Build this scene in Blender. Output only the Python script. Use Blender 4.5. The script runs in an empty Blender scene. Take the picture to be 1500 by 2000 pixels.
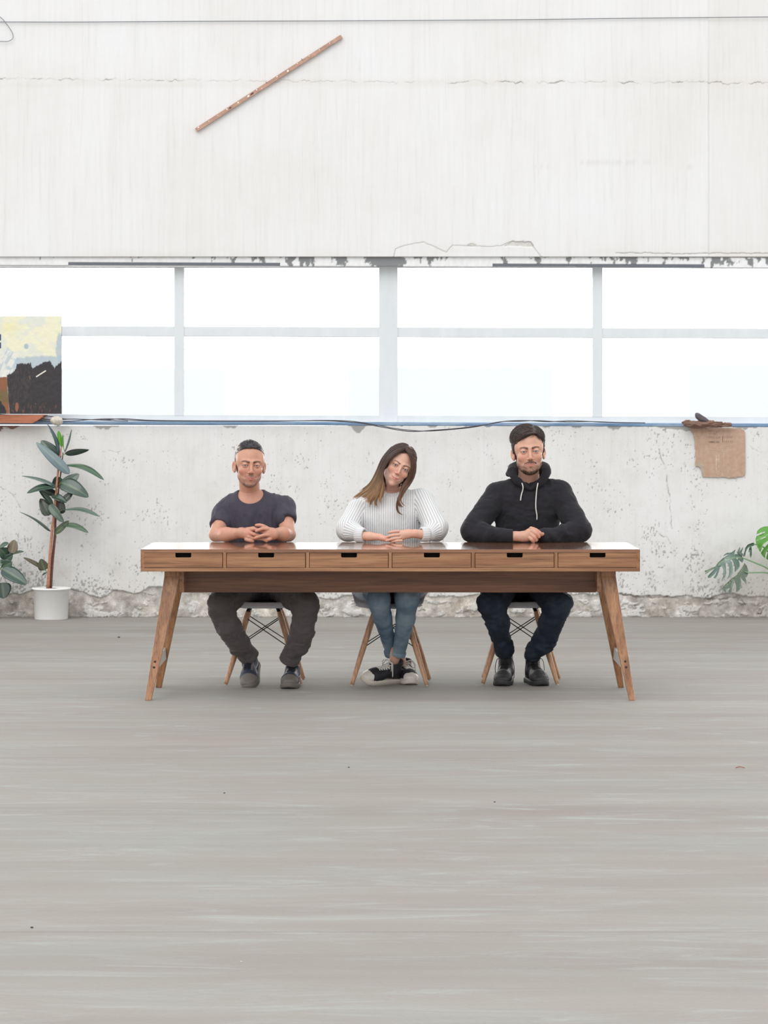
import bpy, bmesh, math, random
import numpy as np
from mathutils import Vector, Matrix
from mathutils.geometry import tessellate_polygon
random.seed(7); RNG = np.random.default_rng(11)
C = bpy.context.scene.collection
SC = bpy.context.scene
F32 = np.float32

# ------------------------------------------------------------ camera, sky, sun, exposure
FPX, HC, Y0 = 5895.0, 1.436, 15.0          # focal length in pixels (1500 wide), eye height, camera distance to table front
cd = bpy.data.cameras.new('camera'); cam = bpy.data.objects.new('camera', cd); C.objects.link(cam)
cam.location = (0, -Y0, HC); cam.rotation_euler = (math.pi/2, 0, 0)
cd.sensor_fit = 'HORIZONTAL'; cd.sensor_width = 36.0; cd.lens = FPX*36/1500; cd.shift_y = -196/1500
cd.clip_end = 500
SC.camera = cam
w = bpy.data.worlds.new('overcast_sky'); SC.world = w; w.use_nodes = True
nt = w.node_tree; nt.nodes.clear()
wo = nt.nodes.new('ShaderNodeOutputWorld'); bg = nt.nodes.new('ShaderNodeBackground')
tc = nt.nodes.new('ShaderNodeTexCoord'); sp = nt.nodes.new('ShaderNodeSeparateXYZ')
mr = nt.nodes.new('ShaderNodeMapRange'); mr.inputs[1].default_value = 0.0; mr.inputs[2].default_value = 1.0
mr.inputs[3].default_value = 1.10; mr.inputs[4].default_value = 1.30
nt.links.new(tc.outputs['Generated'], sp.inputs[0]); nt.links.new(sp.outputs[2], mr.inputs[0])
bg.inputs[0].default_value = (0.99, 0.995, 1.0, 1)
# low bright haze outside the far wall: the sky brightens smoothly towards the +Y horizon
my = nt.nodes.new('ShaderNodeMapRange'); my.interpolation_type = 'SMOOTHSTEP'; my.inputs[1].default_value = 0.10; my.inputs[2].default_value = 1.0
my.inputs[3].default_value = 0.93; my.inputs[4].default_value = 13.0; mm_ = nt.nodes.new('ShaderNodeMath'); mm_.operation = 'MULTIPLY'
ms_ = nt.nodes.new('ShaderNodeMath'); ms_.operation = 'SUBTRACT'; nt.links.new(sp.outputs[1], ms_.inputs[0]); nt.links.new(sp.outputs[2], ms_.inputs[1]); nt.links.new(ms_.outputs[0], my.inputs[0]); nt.links.new(my.outputs[0], mm_.inputs[0]); nt.links.new(mr.outputs[0], mm_.inputs[1])
nt.links.new(mm_.outputs[0], bg.inputs[1]); nt.links.new(bg.outputs[0], wo.inputs[0])
sd = bpy.data.lights.new('soft_sun', 'SUN'); sd.energy = 1.3; sd.angle = math.radians(50); sd.color = (1, .985, .97)
sun = bpy.data.objects.new('soft_sun', sd); C.objects.link(sun)
sun.rotation_euler = Vector((-0.30, -0.80, 0.75)).to_track_quat('Z', 'Y').to_euler()
SC.view_settings.view_transform = 'Standard'; SC.view_settings.look = 'None'
SC.view_settings.exposure = 0.0; SC.view_settings.gamma = 1.0; SC.view_settings.use_curve_mapping = False

# ------------------------------------------------------------ coordinates
def P(px, py, y):
    D = y + Y0
    return np.array(((px-750)*D/FPX, y, HC-(py-804)*D/FPX))
def crop(x0, y0, s): return lambda zx, zy, y: P(x0+zx/s, y0+zy/s, y)
YW = 6.08                                    # plane of the back wall

# ------------------------------------------------------------ object helpers
def tag(o, label=None, cat=None, group=None, kind=None):
    if label: o['label'] = label
    if cat: o['category'] = cat
    if group: o['group'] = group
    if kind: o['kind'] = kind
    return o
def root(name, loc, label=None, cat=None, group=None, kind=None):
    o = bpy.data.objects.new(name, None); C.objects.link(o); o.location = loc
    o.empty_display_size = .1
    return tag(o, label, cat, group, kind)
WL = {}
def wloc(o):
    v = np.zeros(3)
    while o is not None: v = v + np.array(o.location); o = o.parent
    return v
def mk(name, V, Fc, mat, parent=None, smooth=True, cols=None, attrs=None, loc=None):
    """V in world coordinates; the mesh is stored relative to its parent (or to loc)."""
    V = np.asarray(V, dtype=np.float64)
    base = wloc(parent)
    off = base if loc is None else np.asarray(loc, float)
    me = bpy.data.meshes.new(name)
    if isinstance(Fc, np.ndarray):
        n = len(V); m, k = Fc.shape
        me.vertices.add(n); me.vertices.foreach_set('co', (V-off).astype(F32).ravel())
        me.loops.add(m*k); me.loops.foreach_set('vertex_index', Fc.astype(np.int32).ravel())
        me.polygons.add(m); me.polygons.foreach_set('loop_start', np.arange(0, m*k, k, dtype=np.int32))
        me.update(calc_edges=True)
    else:
        me.from_pydata((V-off).tolist(), [], Fc); me.update()
    if smooth: me.shade_smooth()
    if cols is not None:
        a = me.color_attributes.new('Col', 'FLOAT_COLOR', 'POINT')
        c4 = np.ones((len(V), 4), F32); c4[:, :3] = cols; a.data.foreach_set('color', c4.ravel())
    for k2, v2 in (attrs or {}).items():
        a = me.attributes.new(k2, 'FLOAT', 'POINT'); a.data.foreach_set('value', np.asarray(v2, F32))
    me.materials.append(mat)
    o = bpy.data.objects.new(name, me); C.objects.link(o)
    o.parent = parent; o.location = off-base if parent is not None else off
    return o
def join(parts):
    Vs, Fs, Cs, n = [], [], [], 0
    for p in parts:
        V, Fc = p[0], np.asarray(p[1]); Vs.append(V); Fs.append(Fc+n); n += len(V)
        if len(p) > 2: Cs.append(p[2])
    return np.concatenate(Vs), np.concatenate(Fs), (np.concatenate(Cs) if Cs else None)
def bev(name, V, Fc, mat, parent=None, b=.002, seg=2, smooth=False, loc=None):
    o = mk(name, V, Fc, mat, parent, smooth=False, loc=loc)
    bm = bmesh.new(); bm.from_mesh(o.data)
    bmesh.ops.recalc_face_normals(bm, faces=bm.faces)
    if b: bmesh.ops.bevel(bm, geom=[e for e in bm.edges if e.calc_face_angle(0) > .5], offset=b, segments=seg, affect='EDGES', profile=.5)
    bm.to_mesh(o.data); bm.free()
    if smooth: o.data.shade_smooth()
    return o
HEX = [(0,3,2,1),(4,5,6,7),(0,1,5,4),(1,2,6,5),(2,3,7,6),(3,0,4,7)]
def boxv(lo, hi):
    x0,y0,z0 = lo; x1,y1,z1 = hi
    return [(x0,y0,z0),(x1,y0,z0),(x1,y1,z0),(x0,y1,z0),(x0,y0,z1),(x1,y0,z1),(x1,y1,z1),(x0,y1,z1)]
def box(name, lo, hi, mat, parent=None, b=.002, loc=None): return bev(name, boxv(lo, hi), HEX, mat, parent, b, loc=loc)
def prism(name, pts, y0, y1, mat, parent=None, b=0, loc=None):
    """pts = outline as world (x,z); extruded from y0 (front) to y1."""
    n = len(pts); V = [(x, y0, z) for x, z in pts]+[(x, y1, z) for x, z in pts]
    tris = tessellate_polygon([[Vector((x, z, 0)) for x, z in pts]])
    Fc = [tuple(t) for t in tris]+[tuple(n+i for i in reversed(t)) for t in tris]
    Fc += [(i, (i+1) % n, n+(i+1) % n, n+i) for i in range(n)]
    o = mk(name, V, Fc, mat, parent, smooth=False, loc=loc)
    bm = bmesh.new(); bm.from_mesh(o.data); bmesh.ops.recalc_face_normals(bm, faces=bm.faces)
    bm.to_mesh(o.data); bm.free(); return o
def spline(pts, n):
    p = np.asarray(pts, float); m = len(p)
    if m == 2: t = np.linspace(0, 1, n)[:, None]; return p[0]*(1-t)+p[1]*t
    q = np.vstack([2*p[0]-p[1], p, 2*p[-1]-p[-2]]); out = []
    for t in np.linspace(0, m-1, n):
        i = min(int(t), m-2); u = t-i; a, b, c, d = q[i], q[i+1], q[i+2], q[i+3]
        out.append(.5*((2*b)+(-a+c)*u+(2*a-5*b+4*c-d)*u*u+(-a+3*b-3*c+d)*u**3))
    return np.array(out)
def tube(pts, r, sides=8, n=None, flat=1.0):
    p = spline(pts, n) if n else np.asarray(pts, float); m = len(p)
    r = np.interp(np.linspace(0, 1, m), np.linspace(0, 1, len(np.atleast_1d(r))), np.atleast_1d(r)) if np.size(r) > 1 else np.full(m, float(r))
    T = np.gradient(p, axis=0); T /= np.linalg.norm(T, axis=1)[:, None]+1e-9
    up = np.array((0, 0, 1.)) if abs(T[0][2]) < .9 else np.array((0, 1., 0)); N = []
    v = up-T[0]*up.dot(T[0]); v /= np.linalg.norm(v)
    for t in T:
        v = v-t*v.dot(t); v /= np.linalg.norm(v)+1e-9; N.append(v.copy())
    N = np.array(N); B = np.cross(T, N)
    a = np.linspace(0, 2*math.pi, sides, endpoint=False)
    V = (p[:, None]+r[:, None, None]*(np.cos(a)[None, :, None]*N[:, None]+flat*np.sin(a)[None, :, None]*B[:, None])).reshape(-1, 3)
    Fq = []
    for i in range(m-1):
        for j in range(sides):
            k = (j+1) % sides; Fq.append((i*sides+j, i*sides+k, (i+1)*sides+k, (i+1)*sides+j))
    V = np.vstack([V, p[0]-T[0]*r[0]*.3, p[-1]+T[-1]*r[-1]*.3]); c0, c1 = m*sides, m*sides+1
    for j in range(sides):
        k = (j+1) % sides; Fq.append((c0, k, j, j)); Fq.append((c1, (m-1)*sides+j, (m-1)*sides+k, (m-1)*sides+k))
    return V, Fq
def fixq(Fq): return [tuple(f[:3]) if f[3] == f[2] or f[3] == f[0] else tuple(f) for f in map(tuple, Fq)]
def mktube(name, pts, r, mat, parent=None, sides=8, n=None, flat=1., loc=None):
    V, Fq = tube(pts, r, sides, n, flat); return mk(name, V, fixq(Fq), mat, parent, loc=loc)
def mktubes(name, lst, mat, parent=None, loc=None):
    V, Fq, _ = join([tube(*a) for a in lst]); return mk(name, V, fixq(Fq.tolist()), mat, parent, loc=loc)
def lathe(name, prof, c, mat, parent=None, n=48, loc=None):
    V = [(c[0]+r*math.cos(2*math.pi*k/n), c[1]+r*math.sin(2*math.pi*k/n), c[2]+z) for r, z in prof for k in range(n)]
    Fc = [(i*n+k, i*n+(k+1) % n, (i+1)*n+(k+1) % n, (i+1)*n+k) for i in range(len(prof)-1) for k in range(n)]
    return mk(name, V, Fc, mat, parent, loc=loc)

# ------------------------------------------------------------ noise
def _h(i, j, k, s):
    n = (i*374761393+j*668265263+k*2147483647+s*974711) & 0xffffffff
    n = ((n ^ (n >> 13))*1274126177) & 0xffffffff
    return ((n ^ (n >> 16)) & 0xffff)/65535.0
def vnoise(p, s=0):
    p = np.asarray(p, float); i = np.floor(p).astype(np.int64); f = p-i; f = f*f*(3-2*f); r = 0
    for a in (0, 1):
        for b in (0, 1):
            for c in (0, 1):
                wt = (f[..., 0] if a else 1-f[..., 0])*(f[..., 1] if b else 1-f[..., 1])*(f[..., 2] if c else 1-f[..., 2])
                r = r+wt*_h(i[..., 0]+a, i[..., 1]+b, i[..., 2]+c, s)
    return r
def fbm(p, o=4, s=0):
    p = np.asarray(p, float); r = 0; a = .5; t = 0
    for k in range(o): r = r+a*vnoise(p*2**k, s+k); t += a; a *= .5
    return r/t
def sstep(a, b, x): t = np.clip((x-a)/(b-a), 0, 1); return t*t*(3-2*t)

# ------------------------------------------------------------ distance-field modelling (one continuous skin from many soft volumes)
class Vol:
    def __init__(s, lo, hi, h):
        s.lo = np.asarray(lo, float); s.h = h; s.n = np.ceil((np.asarray(hi)-s.lo)/h).astype(int)+1
        s.D = np.full(s.n, 9., F32)
        s.ax = [(s.lo[i]+h*np.arange(s.n[i])).astype(F32) for i in range(3)]
    def sl(s, lo, hi):
        a = np.clip(np.floor((np.asarray(lo)-s.lo)/s.h).astype(int), 0, s.n); b = np.clip(np.ceil((np.asarray(hi)-s.lo)/s.h).astype(int)+1, 0, s.n)
        S = tuple(slice(a[i], b[i]) for i in range(3))
        return S, s.ax[0][S[0]][:, None, None], s.ax[1][S[1]][None, :, None], s.ax[2][S[2]][None, None, :]
    def put(s, S, d, k, sub=False):
        D = s.D[S]
        if D.size == 0: return
        if sub: h = np.maximum(k-np.abs(D+d), 0)/k; s.D[S] = np.maximum(D, -d)+h*h*k/4
        else: h = np.maximum(k-np.abs(D-d), 0)/k; s.D[S] = np.minimum(D, d)-h*h*k/4
    def cap(s, a, b, ra, rb=None, k=.01, sub=False):
        rb = ra if rb is None else rb; a = np.asarray(a, float); b = np.asarray(b, float); m = max(ra, rb)+k+.02
        S, X, Y, Z = s.sl(np.minimum(a, b)-m, np.maximum(a, b)+m); d = b-a; L = max(d.dot(d), 1e-12)
        t = np.clip(((X-a[0])*d[0]+(Y-a[1])*d[1]+(Z-a[2])*d[2])/L, 0, 1)
        dd = np.sqrt((X-a[0]-t*d[0])**2+(Y-a[1]-t*d[1])**2+(Z-a[2]-t*d[2])**2)-(ra+(rb-ra)*t)
        s.put(S, dd, k, sub)
    def chain(s, pts, rs, k=.01):
        for i in range(len(pts)-1): s.cap(pts[i], pts[i+1], rs[i], rs[i+1], k if i == 0 else min(k, .004)+.0)
    def ell(s, c, r, R=None, k=.01, sub=False):
        c = np.asarray(c, float); r = np.asarray(r, float); m = (r.max() if R is not None else r)+k+.02
        S, X, Y, Z = s.sl(c-m, c+m); x, y, z = X-c[0], Y-c[1], Z-c[2]
        if R is not None:
            M = np.asarray(R).T; x, y, z = (M[0, 0]*x+M[0, 1]*y+M[0, 2]*z, M[1, 0]*x+M[1, 1]*y+M[1, 2]*z, M[2, 0]*x+M[2, 1]*y+M[2, 2]*z)
        k0 = np.sqrt((x/r[0])**2+(y/r[1])**2+(z/r[2])**2); k1 = np.sqrt((x/r[0]**2)**2+(y/r[1]**2)**2+(z/r[2]**2)**2)
        s.put(S, k0*(k0-1)/np.maximum(k1, 1e-6), k, sub)
    def loft(s, secs, k=.01):
        """secs: (z, cx, cy, rx, ry) rising; an upright stack of ellipses."""
        q = spline(np.array(secs, float), 48); m = max(q[:, 3].max(), q[:, 4].max())+.03
        S, X, Y, Z = s.sl((q[:, 1].min()-m, q[:, 2].min()-m, q[0, 0]-.03), (q[:, 1].max()+m, q[:, 2].max()+m, q[-1, 0]+.03))
        z = Z.ravel(); g = lambda i: np.interp(z, q[:, 0], q[:, i])[None, None, :].astype(F32)
        rx, ry = g(3), g(4); d = (np.sqrt(((X-g(1))/rx)**2+((Y-g(2))/ry)**2)-1)*np.minimum(rx, ry)
        d = np.maximum(d, np.maximum(q[0, 0]-Z, Z-q[-1, 0])); s.put(S, d, k)
    def plane(s, nrm, c, k=.002):
        """cut away everything where n.p > c"""
        d = s.ax[0][:, None, None]*nrm[0]+s.ax[1][None, :, None]*nrm[1]+s.ax[2][None, None, :]*nrm[2]-c
        h = np.maximum(k-np.abs(s.D-d), 0)/k; s.D = np.maximum(s.D, d)+h*h*k/4
    def grid(s): return np.stack(np.broadcast_arrays(s.ax[0][:, None, None], s.ax[1][None, :, None], s.ax[2][None, None, :]), -1)
    def mesh(s): return nets(s.D, s.lo, s.h)
def nets(D, lo, h):
    D = D.copy(); D[0] = D[-1] = 1; D[:, 0] = D[:, -1] = 1; D[:, :, 0] = D[:, :, -1] = 1
    s = D < 0; c = 0
    cs = [(a, b, d) for a in (0, 1) for b in (0, 1) for d in (0, 1)]
    n = np.array(D.shape)-1
    cnt = np.zeros(n, np.int8)
    for a, b, d in cs: cnt += s[a:a+n[0], b:b+n[1], d:d+n[2]]
    I = np.nonzero((cnt > 0) & (cnt < 8)); idx = np.full(n, -1, np.int32); idx[I] = np.arange(len(I[0]))
    v = {q: D[I[0]+q[0], I[1]+q[1], I[2]+q[2]].astype(float) for q in cs}
    acc = np.zeros((len(I[0]), 3)); ct = np.zeros(len(I[0]))
    for q in cs:
        for ax in range(3):
            if q[ax] == 0:
                r = list(q); r[ax] = 1; r = tuple(r); m = (v[q] < 0) != (v[r] < 0)
                t = v[q][m]/(v[q][m]-v[r][m]); p = np.tile(np.array(q, float), (m.sum(), 1)); p[:, ax] = t; acc[m] += p; ct[m] += 1
    V = lo+h*(acc/ct[:, None]+np.stack(I, 1)); Fs = []
    for ax in range(3):
        u, w2 = [(1, 2), (2, 0), (0, 1)][ax]
        A = [slice(None)]*3; B = [slice(None)]*3; A[ax] = slice(0, -1); B[ax] = slice(1, None)
        a, b = s[tuple(A)], s[tuple(B)]; E = np.stack(np.nonzero(a != b), 1)
        E = E[(E[:, u] > 0) & (E[:, w2] > 0) & (E[:, u] < n[u]) & (E[:, w2] < n[w2])]
        def cell(du, dw): Q = E.copy(); Q[:, u] += du; Q[:, w2] += dw; return idx[Q[:, 0], Q[:, 1], Q[:, 2]]
        q = np.stack([cell(-1, -1), cell(0, -1), cell(0, 0), cell(-1, 0)], 1)
        inn = a[E[:, 0], E[:, 1], E[:, 2]]; q[~inn] = q[~inn][:, ::-1]; Fs.append(q)
    return V, np.concatenate(Fs)
def vnorm(V, Fq):
    nrm = np.cross(V[Fq[:, 2]]-V[Fq[:, 0]], V[Fq[:, 3]]-V[Fq[:, 1]]); N = np.zeros_like(V)
    for i in range(3):
        for j in range(4): N[:, i] += np.bincount(Fq[:, j], nrm[:, i], len(V))
    return N/(np.linalg.norm(N, axis=1)[:, None]+1e-12)
def disp(V, Fq, d): return V+vnorm(V, Fq)*np.asarray(d)[:, None]

# ------------------------------------------------------------ materials
def srgb(r, g, b):
    f = lambda c: (c/255/12.92) if c <= 10 else ((c/255+.055)/1.055)**2.4
    return (f(r), f(g), f(b), 1)
class M:
    def __init__(s, name, rough=.6, col=(.5,.5,.5,1), metal=0, coat=0, spec=.5, sss=0, coat_rough=.1):
        s.m = bpy.data.materials.new(name); s.m.use_nodes = True; s.t = s.m.node_tree; s.b = s.t.nodes['Principled BSDF']
        b = s.b.inputs; b['Base Color'].default_value = col; b['Roughness'].default_value = rough; b['Metallic'].default_value = metal
        b['Coat Weight'].default_value = coat; b['Coat Roughness'].default_value = coat_rough; b['Specular IOR Level'].default_value = spec
        if sss: b['Subsurface Weight'].default_value = sss; b['Subsurface Radius'].default_value = (.012, .005, .003); b['Subsurface Scale'].default_value = 1.0
    def n(s, typ, **kw):
        x = s.t.nodes.new('ShaderNode'+typ)
        for k, v in kw.items(): setattr(x, k, v)
        return x
    def l(s, a, b): s.t.links.new(a, b)
    def co(s, scale=(1,1,1), kind='Object'):
        t = s.n('TexCoord'); m = s.n('Mapping'); m.inputs['Scale'].default_value = scale; s.l(t.outputs[kind], m.inputs[0]); return m.outputs[0]
    def noise(s, scale, vec, detail=4, rough=.55, dist=0):
        x = s.n('TexNoise'); x.inputs['Scale'].default_value = scale; x.inputs['Detail'].default_value = detail; x.inputs['Roughness'].default_value = rough
        x.inputs['Distortion'].default_value = dist; s.l(vec, x.inputs['Vector']); return x.outputs[0]
    def ramp(s, fac, stops, interp='LINEAR'):
        x = s.n('ValToRGB'); x.color_ramp.interpolation = interp; e = x.color_ramp.elements
        while len(e) < len(stops): e.new(.5)
        for i, (p, c) in enumerate(stops): e[i].position = p; e[i].color = c if len(c) == 4 else (*c, 1)
        s.l(fac, x.inputs[0]); return x.outputs[0]
    def mix(s, fac, a, b, mode='MIX'):
        x = s.n('Mix', data_type='RGBA', blend_type=mode)
        for sock, v in ((x.inputs[0], fac), (x.inputs[6], a), (x.inputs[7], b)):
            if hasattr(v, 'links'): s.l(v, sock)
            else: sock.default_value = v
        return x.outputs[2]
    def attr(s, name, vec=False): x = s.n('Attribute', attribute_name=name); return x.outputs['Color' if vec else 'Fac']
    def math(s, op, a, b=0.0):
        x = s.n('Math', operation=op)
        for i, v in enumerate((a, b)):
            if hasattr(v, 'links'): s.l(v, x.inputs[i])
            else: x.inputs[i].default_value = v
        return x.outputs[0]
    def col(s, o): s.l(o, s.b.inputs['Base Color']); return s
    def bump(s, h, strength=.3, dist=.01):
        x = s.n('Bump'); x.inputs['Strength'].default_value = strength; x.inputs['Distance'].default_value = dist; s.l(h, x.inputs['Height']); s.l(x.outputs[0], s.b.inputs['Normal']); return s
G = lambda v: (v, v, v, 1)
def plain(name, col, rough=.6, metal=0, coat=0, var=.08, scale=30, bump=.1, **kw):
    m = M(name, rough, metal=metal, coat=coat, **kw); c = m.co(); n = m.noise(scale, c)
    lo = tuple(x*(1-var) for x in col[:3])+(1,); hi = tuple(min(1, x*(1+var)) for x in col[:3])+(1,)
    m.col(m.ramp(n, [(.3, lo), (.7, hi)])); 
    if bump: m.bump(n, bump, .004)
    return m.m
def wood(name, axis, c0, c1, c2, coat=.25, rough=.42, coat_rough=.12, scale=1.0):
    m = M(name, rough, coat=coat, coat_rough=coat_rough); s = [26*scale]*3; s[axis] = 1.3*scale
    c = m.co(tuple(s)); n = m.noise(1.0, c, 5, .6, .6); s2 = [150*scale]*3; s2[axis] = 5*scale; n2 = m.noise(1.0, m.co(tuple(s2)), 3, .6)
    base = m.ramp(n, [(.28, c0), (.5, c1), (.72, c2)]); pores = m.ramp(n2, [(.36, G(.55)), (.52, G(1))])
    m.col(m.mix(.75, base, pores, 'MULTIPLY')); m.bump(n2, .12, .002); return m.m
def vcol(name, rough=.5, sss=0, bump=.15, bscale=500, spec=.5, coat=0):
    m = M(name, rough, sss=sss, spec=spec, coat=coat); c = m.co(); n = m.noise(bscale, c, 2)
    m.col(m.mix(.5, m.attr('Col', True), m.ramp(n, [(.3, G(.86)), (.7, G(1.0))]), 'MULTIPLY')); m.bump(n, bump, .001); return m.m
def cloth(name, col, bump=.3, wscale=900, var=.18, rough=.85, fold=40):
    m = M(name, rough, spec=.25); c = m.co(); n = m.noise(wscale, c, 2); n2 = m.noise(fold, c, 3)
    lo = tuple(x*(1-var) for x in col[:3])+(1,); hi = tuple(min(1, x*(1+var)) for x in col[:3])+(1,)
    a = m.ramp(n, [(.3, lo), (.7, hi)]); m.col(m.mix(.4, a, m.ramp(n2, [(.3, G(.8)), (.7, G(1))]), 'MULTIPLY'))
    m.bump(n, bump, .0015); m.b.inputs['Sheen Weight'].default_value = .08; return m.m
# ============================================================ SETTING: floor
SW = FPX/(YW+Y0)
def wpx(px, row): return ((px-750)/SW, HC-(row-804)/SW)      # wall plane (x, z)
fm = M('concrete_floor', .85, spec=.2)
c1 = fm.co((.9, 1.7, 1), 'Object'); big = fm.noise(.7, c1, 6, .68, .3)
c2 = fm.co((.6, 2.6, 1), 'Object'); mid = fm.noise(2.6, c2, 9, .74, 1.2)
fine = fm.noise(60, fm.co((1, 2.0, 1)), 5, .75); band = fm.noise(.8, fm.co((.06, 2.2, 1)), 4, .65)
base = fm.ramp(big, [(.25, srgb(143, 136, 130)), (.5, srgb(146, 142, 136)), (.75, srgb(147, 149, 143))])
base = fm.mix(.9, base, fm.ramp(band, [(.3, (.88, .87, .86)), (.5, G(1)), (.66, (1.10, 1.105, 1.10))]), 'MULTIPLY')
base = fm.mix(fm.ramp(mid, [(.50, G(0)), (.58, G(.22)), (.70, G(.8))]), base, srgb(162, 165, 162))
base = fm.mix(.55, base, fm.ramp(fine, [(.2, G(.82)), (.55, G(1)), (.8, G(1.08))]), 'MULTIPLY')
spk = fm.noise(9, fm.co((1, 1, 1)), 6, .8); base = fm.mix(fm.ramp(spk, [(.22, G(.5)), (.27, G(0))]), base, srgb(120, 112, 104))
fm.col(base); fm.bump(fine, .12, .003)
fl = root('floor', (0, 0, 0), kind='structure')
box('subfloor', (-14, -17, -.3), (14, YW+.3, -.06), plain('floor_joint', srgb(110, 106, 100)), fl, b=0)
ys = [-17, -10.9, -6.67, -2.48, YW+.3]
for i in range(4): box('slab', (-14, ys[i]+.002, -.07), (14, ys[i+1]-.002, 0), fm.m, fl, b=.002)

# ------------------------------------------------------------ back wall with relief
wm = M('flaking_wall_paint', .8, spec=.3)
oc = wm.co(); n1 = wm.noise(.9, oc, 5, .6); n2 = wm.noise(1.0, wm.co((55, 55, 2.2)), 4, .65); n3 = wm.noise(26, wm.co((1.25, 1, .7)), 6, .72); n4 = wm.noise(1.0, wm.co((9, 9, .8)), 4, .6)
paint = wm.ramp(n1, [(.3, srgb(225, 225, 223)), (.5, srgb(231, 231, 231)), (.72, srgb(234, 235, 237))])
paint = wm.mix(.55, paint, wm.ramp(n2, [(.25, G(.85)), (.42, G(.98)), (.7, G(1.03))]), 'MULTIPLY')
paint = wm.mix(.45, paint, wm.ramp(n4, [(.25, (.93, .92, .89)), (.5, G(1)), (.75, (1.0, 1.01, 1.02))]), 'MULTIPLY')
low = wm.attr('low')
paint = wm.mix(wm.math('MULTIPLY', wm.ramp(n3, [(.62, G(0)), (.70, G(1))]), low), paint, srgb(168, 164, 158))
n5 = wm.noise(1.0, wm.co((110, 110, 42)), 3, .6); n6 = wm.noise(2.2, oc, 4, .7)
paint = wm.mix(wm.math('MULTIPLY', wm.math('MULTIPLY', wm.ramp(n5, [(.655, G(0)), (.69, G(1))]), wm.ramp(n6, [(.42, G(.1)), (.6, G(1))])), wm.math('MINIMUM', wm.math('MULTIPLY', low, 3.2), 1.0)), paint, srgb(158, 156, 152))
paint = wm.mix(wm.math('MULTIPLY', wm.math('MULTIPLY', low, 1.6), wm.ramp(wm.noise(5.5, oc, 6, .72), [(.48, G(0)), (.68, G(1))])), paint, (.86, .855, .83, 1), 'MULTIPLY')
paint = wm.mix(wm.math('MULTIPLY', low, .5), paint, srgb(208, 203, 194), 'MULTIPLY')
cn = wm.noise(11, oc, 7, .75); cn2 = wm.noise(3.0, oc, 4, .6)
conc = wm.ramp(cn, [(.3, srgb(128, 124, 119)), (.44, srgb(170, 165, 158)), (.56, srgb(200, 196, 190)), (.66, srgb(232, 230, 225))])
conc = wm.mix(.7, conc, wm.ramp(cn2, [(.3, (.78, .79, .82)), (.5, G(1)), (.68, (1.04, .97, .88))]), 'MULTIPLY')
c = wm.mix(wm.attr('peel'), paint, conc); c = wm.mix(wm.attr('chip'), c, srgb(150, 149, 146)); c = wm.mix(wm.attr('crack'), c, srgb(112, 106, 98))
c = wm.mix(wm.attr('stain'), c, (.86, .80, .72, 1), 'MULTIPLY'); c = wm.mix(wm.attr('brown'), c, srgb(128, 98, 84))
wm.col(c); wm.bump(wm.mix(.5, n2, n3), .22, .006)
def polyd(px, row, pts):
    d = np.full(px.shape, 1e3)
    for (a, b), (c_, e) in zip(pts[:-1], pts[1:]):
        vx, vy = c_-a, e-b; t = np.clip(((px-a)*vx+(row-b)*vy)/(vx*vx+vy*vy), 0, 1)
        d = np.minimum(d, np.hypot(px-a-t*vx, row-b-t*vy))
    return d
def wall_panel(name, r_top, r_bot, cell, fields, parent, mat=None, y=YW, x0=-2.95, x1=2.95, back=.25, sides=True, bands=None):
    z1 = wpx(0, r_top)[1]; z0 = wpx(0, r_bot)[1] if r_bot is not None else 0.
    nx = int((x1-x0)/cell)+1; nz = max(int((z1-z0)/cell)+1, 4)
    zl = np.linspace(z0, z1, nz)
    if bands:
        zl = np.concatenate([np.linspace(wpx(0, a)[1], wpx(0, b)[1], max(int((wpx(0, b)[1]-wpx(0, a)[1])/c_), 2), endpoint=False) for a, b, c_ in bands]+[[z1]]); nz = len(zl)
    X, Z = np.meshgrid(np.linspace(x0, x1, nx), zl); px = 750+X*SW; row = 804+(HC-Z)*SW
    dep, at = fields(px, row); Y = y+dep
    V = np.stack([X, Y, Z], -1)
    top = V[-1:].copy(); top[..., 1] = y+.03; bot = V[:1].copy(); bot[..., 1] = y+.03; V = np.concatenate([bot, V, top])
    at = {k: np.concatenate([a[:1], a, a[-1:]]).ravel() for k, a in at.items()}
    m = nz+2; i = np.arange(m-1)[:, None]*nx+np.arange(nx-1)[None]
    Fq = np.stack([i, i+1, i+1+nx, i+nx], -1).reshape(-1, 4)
    mk(name, V.reshape(-1, 3), Fq, mat or wm.m, parent, attrs=at)
    box(name+'_core', (x0, y+.02, z0), (x1, y+back, z1-.0005), wm.m, parent, b=0)
    if sides:
        for a, b in ((x0-4, x0), (x1, x1+4)): wall_panel(name, r_top, r_bot, cell*4, fields, parent, mat, y, a, b, back, False)
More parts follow.
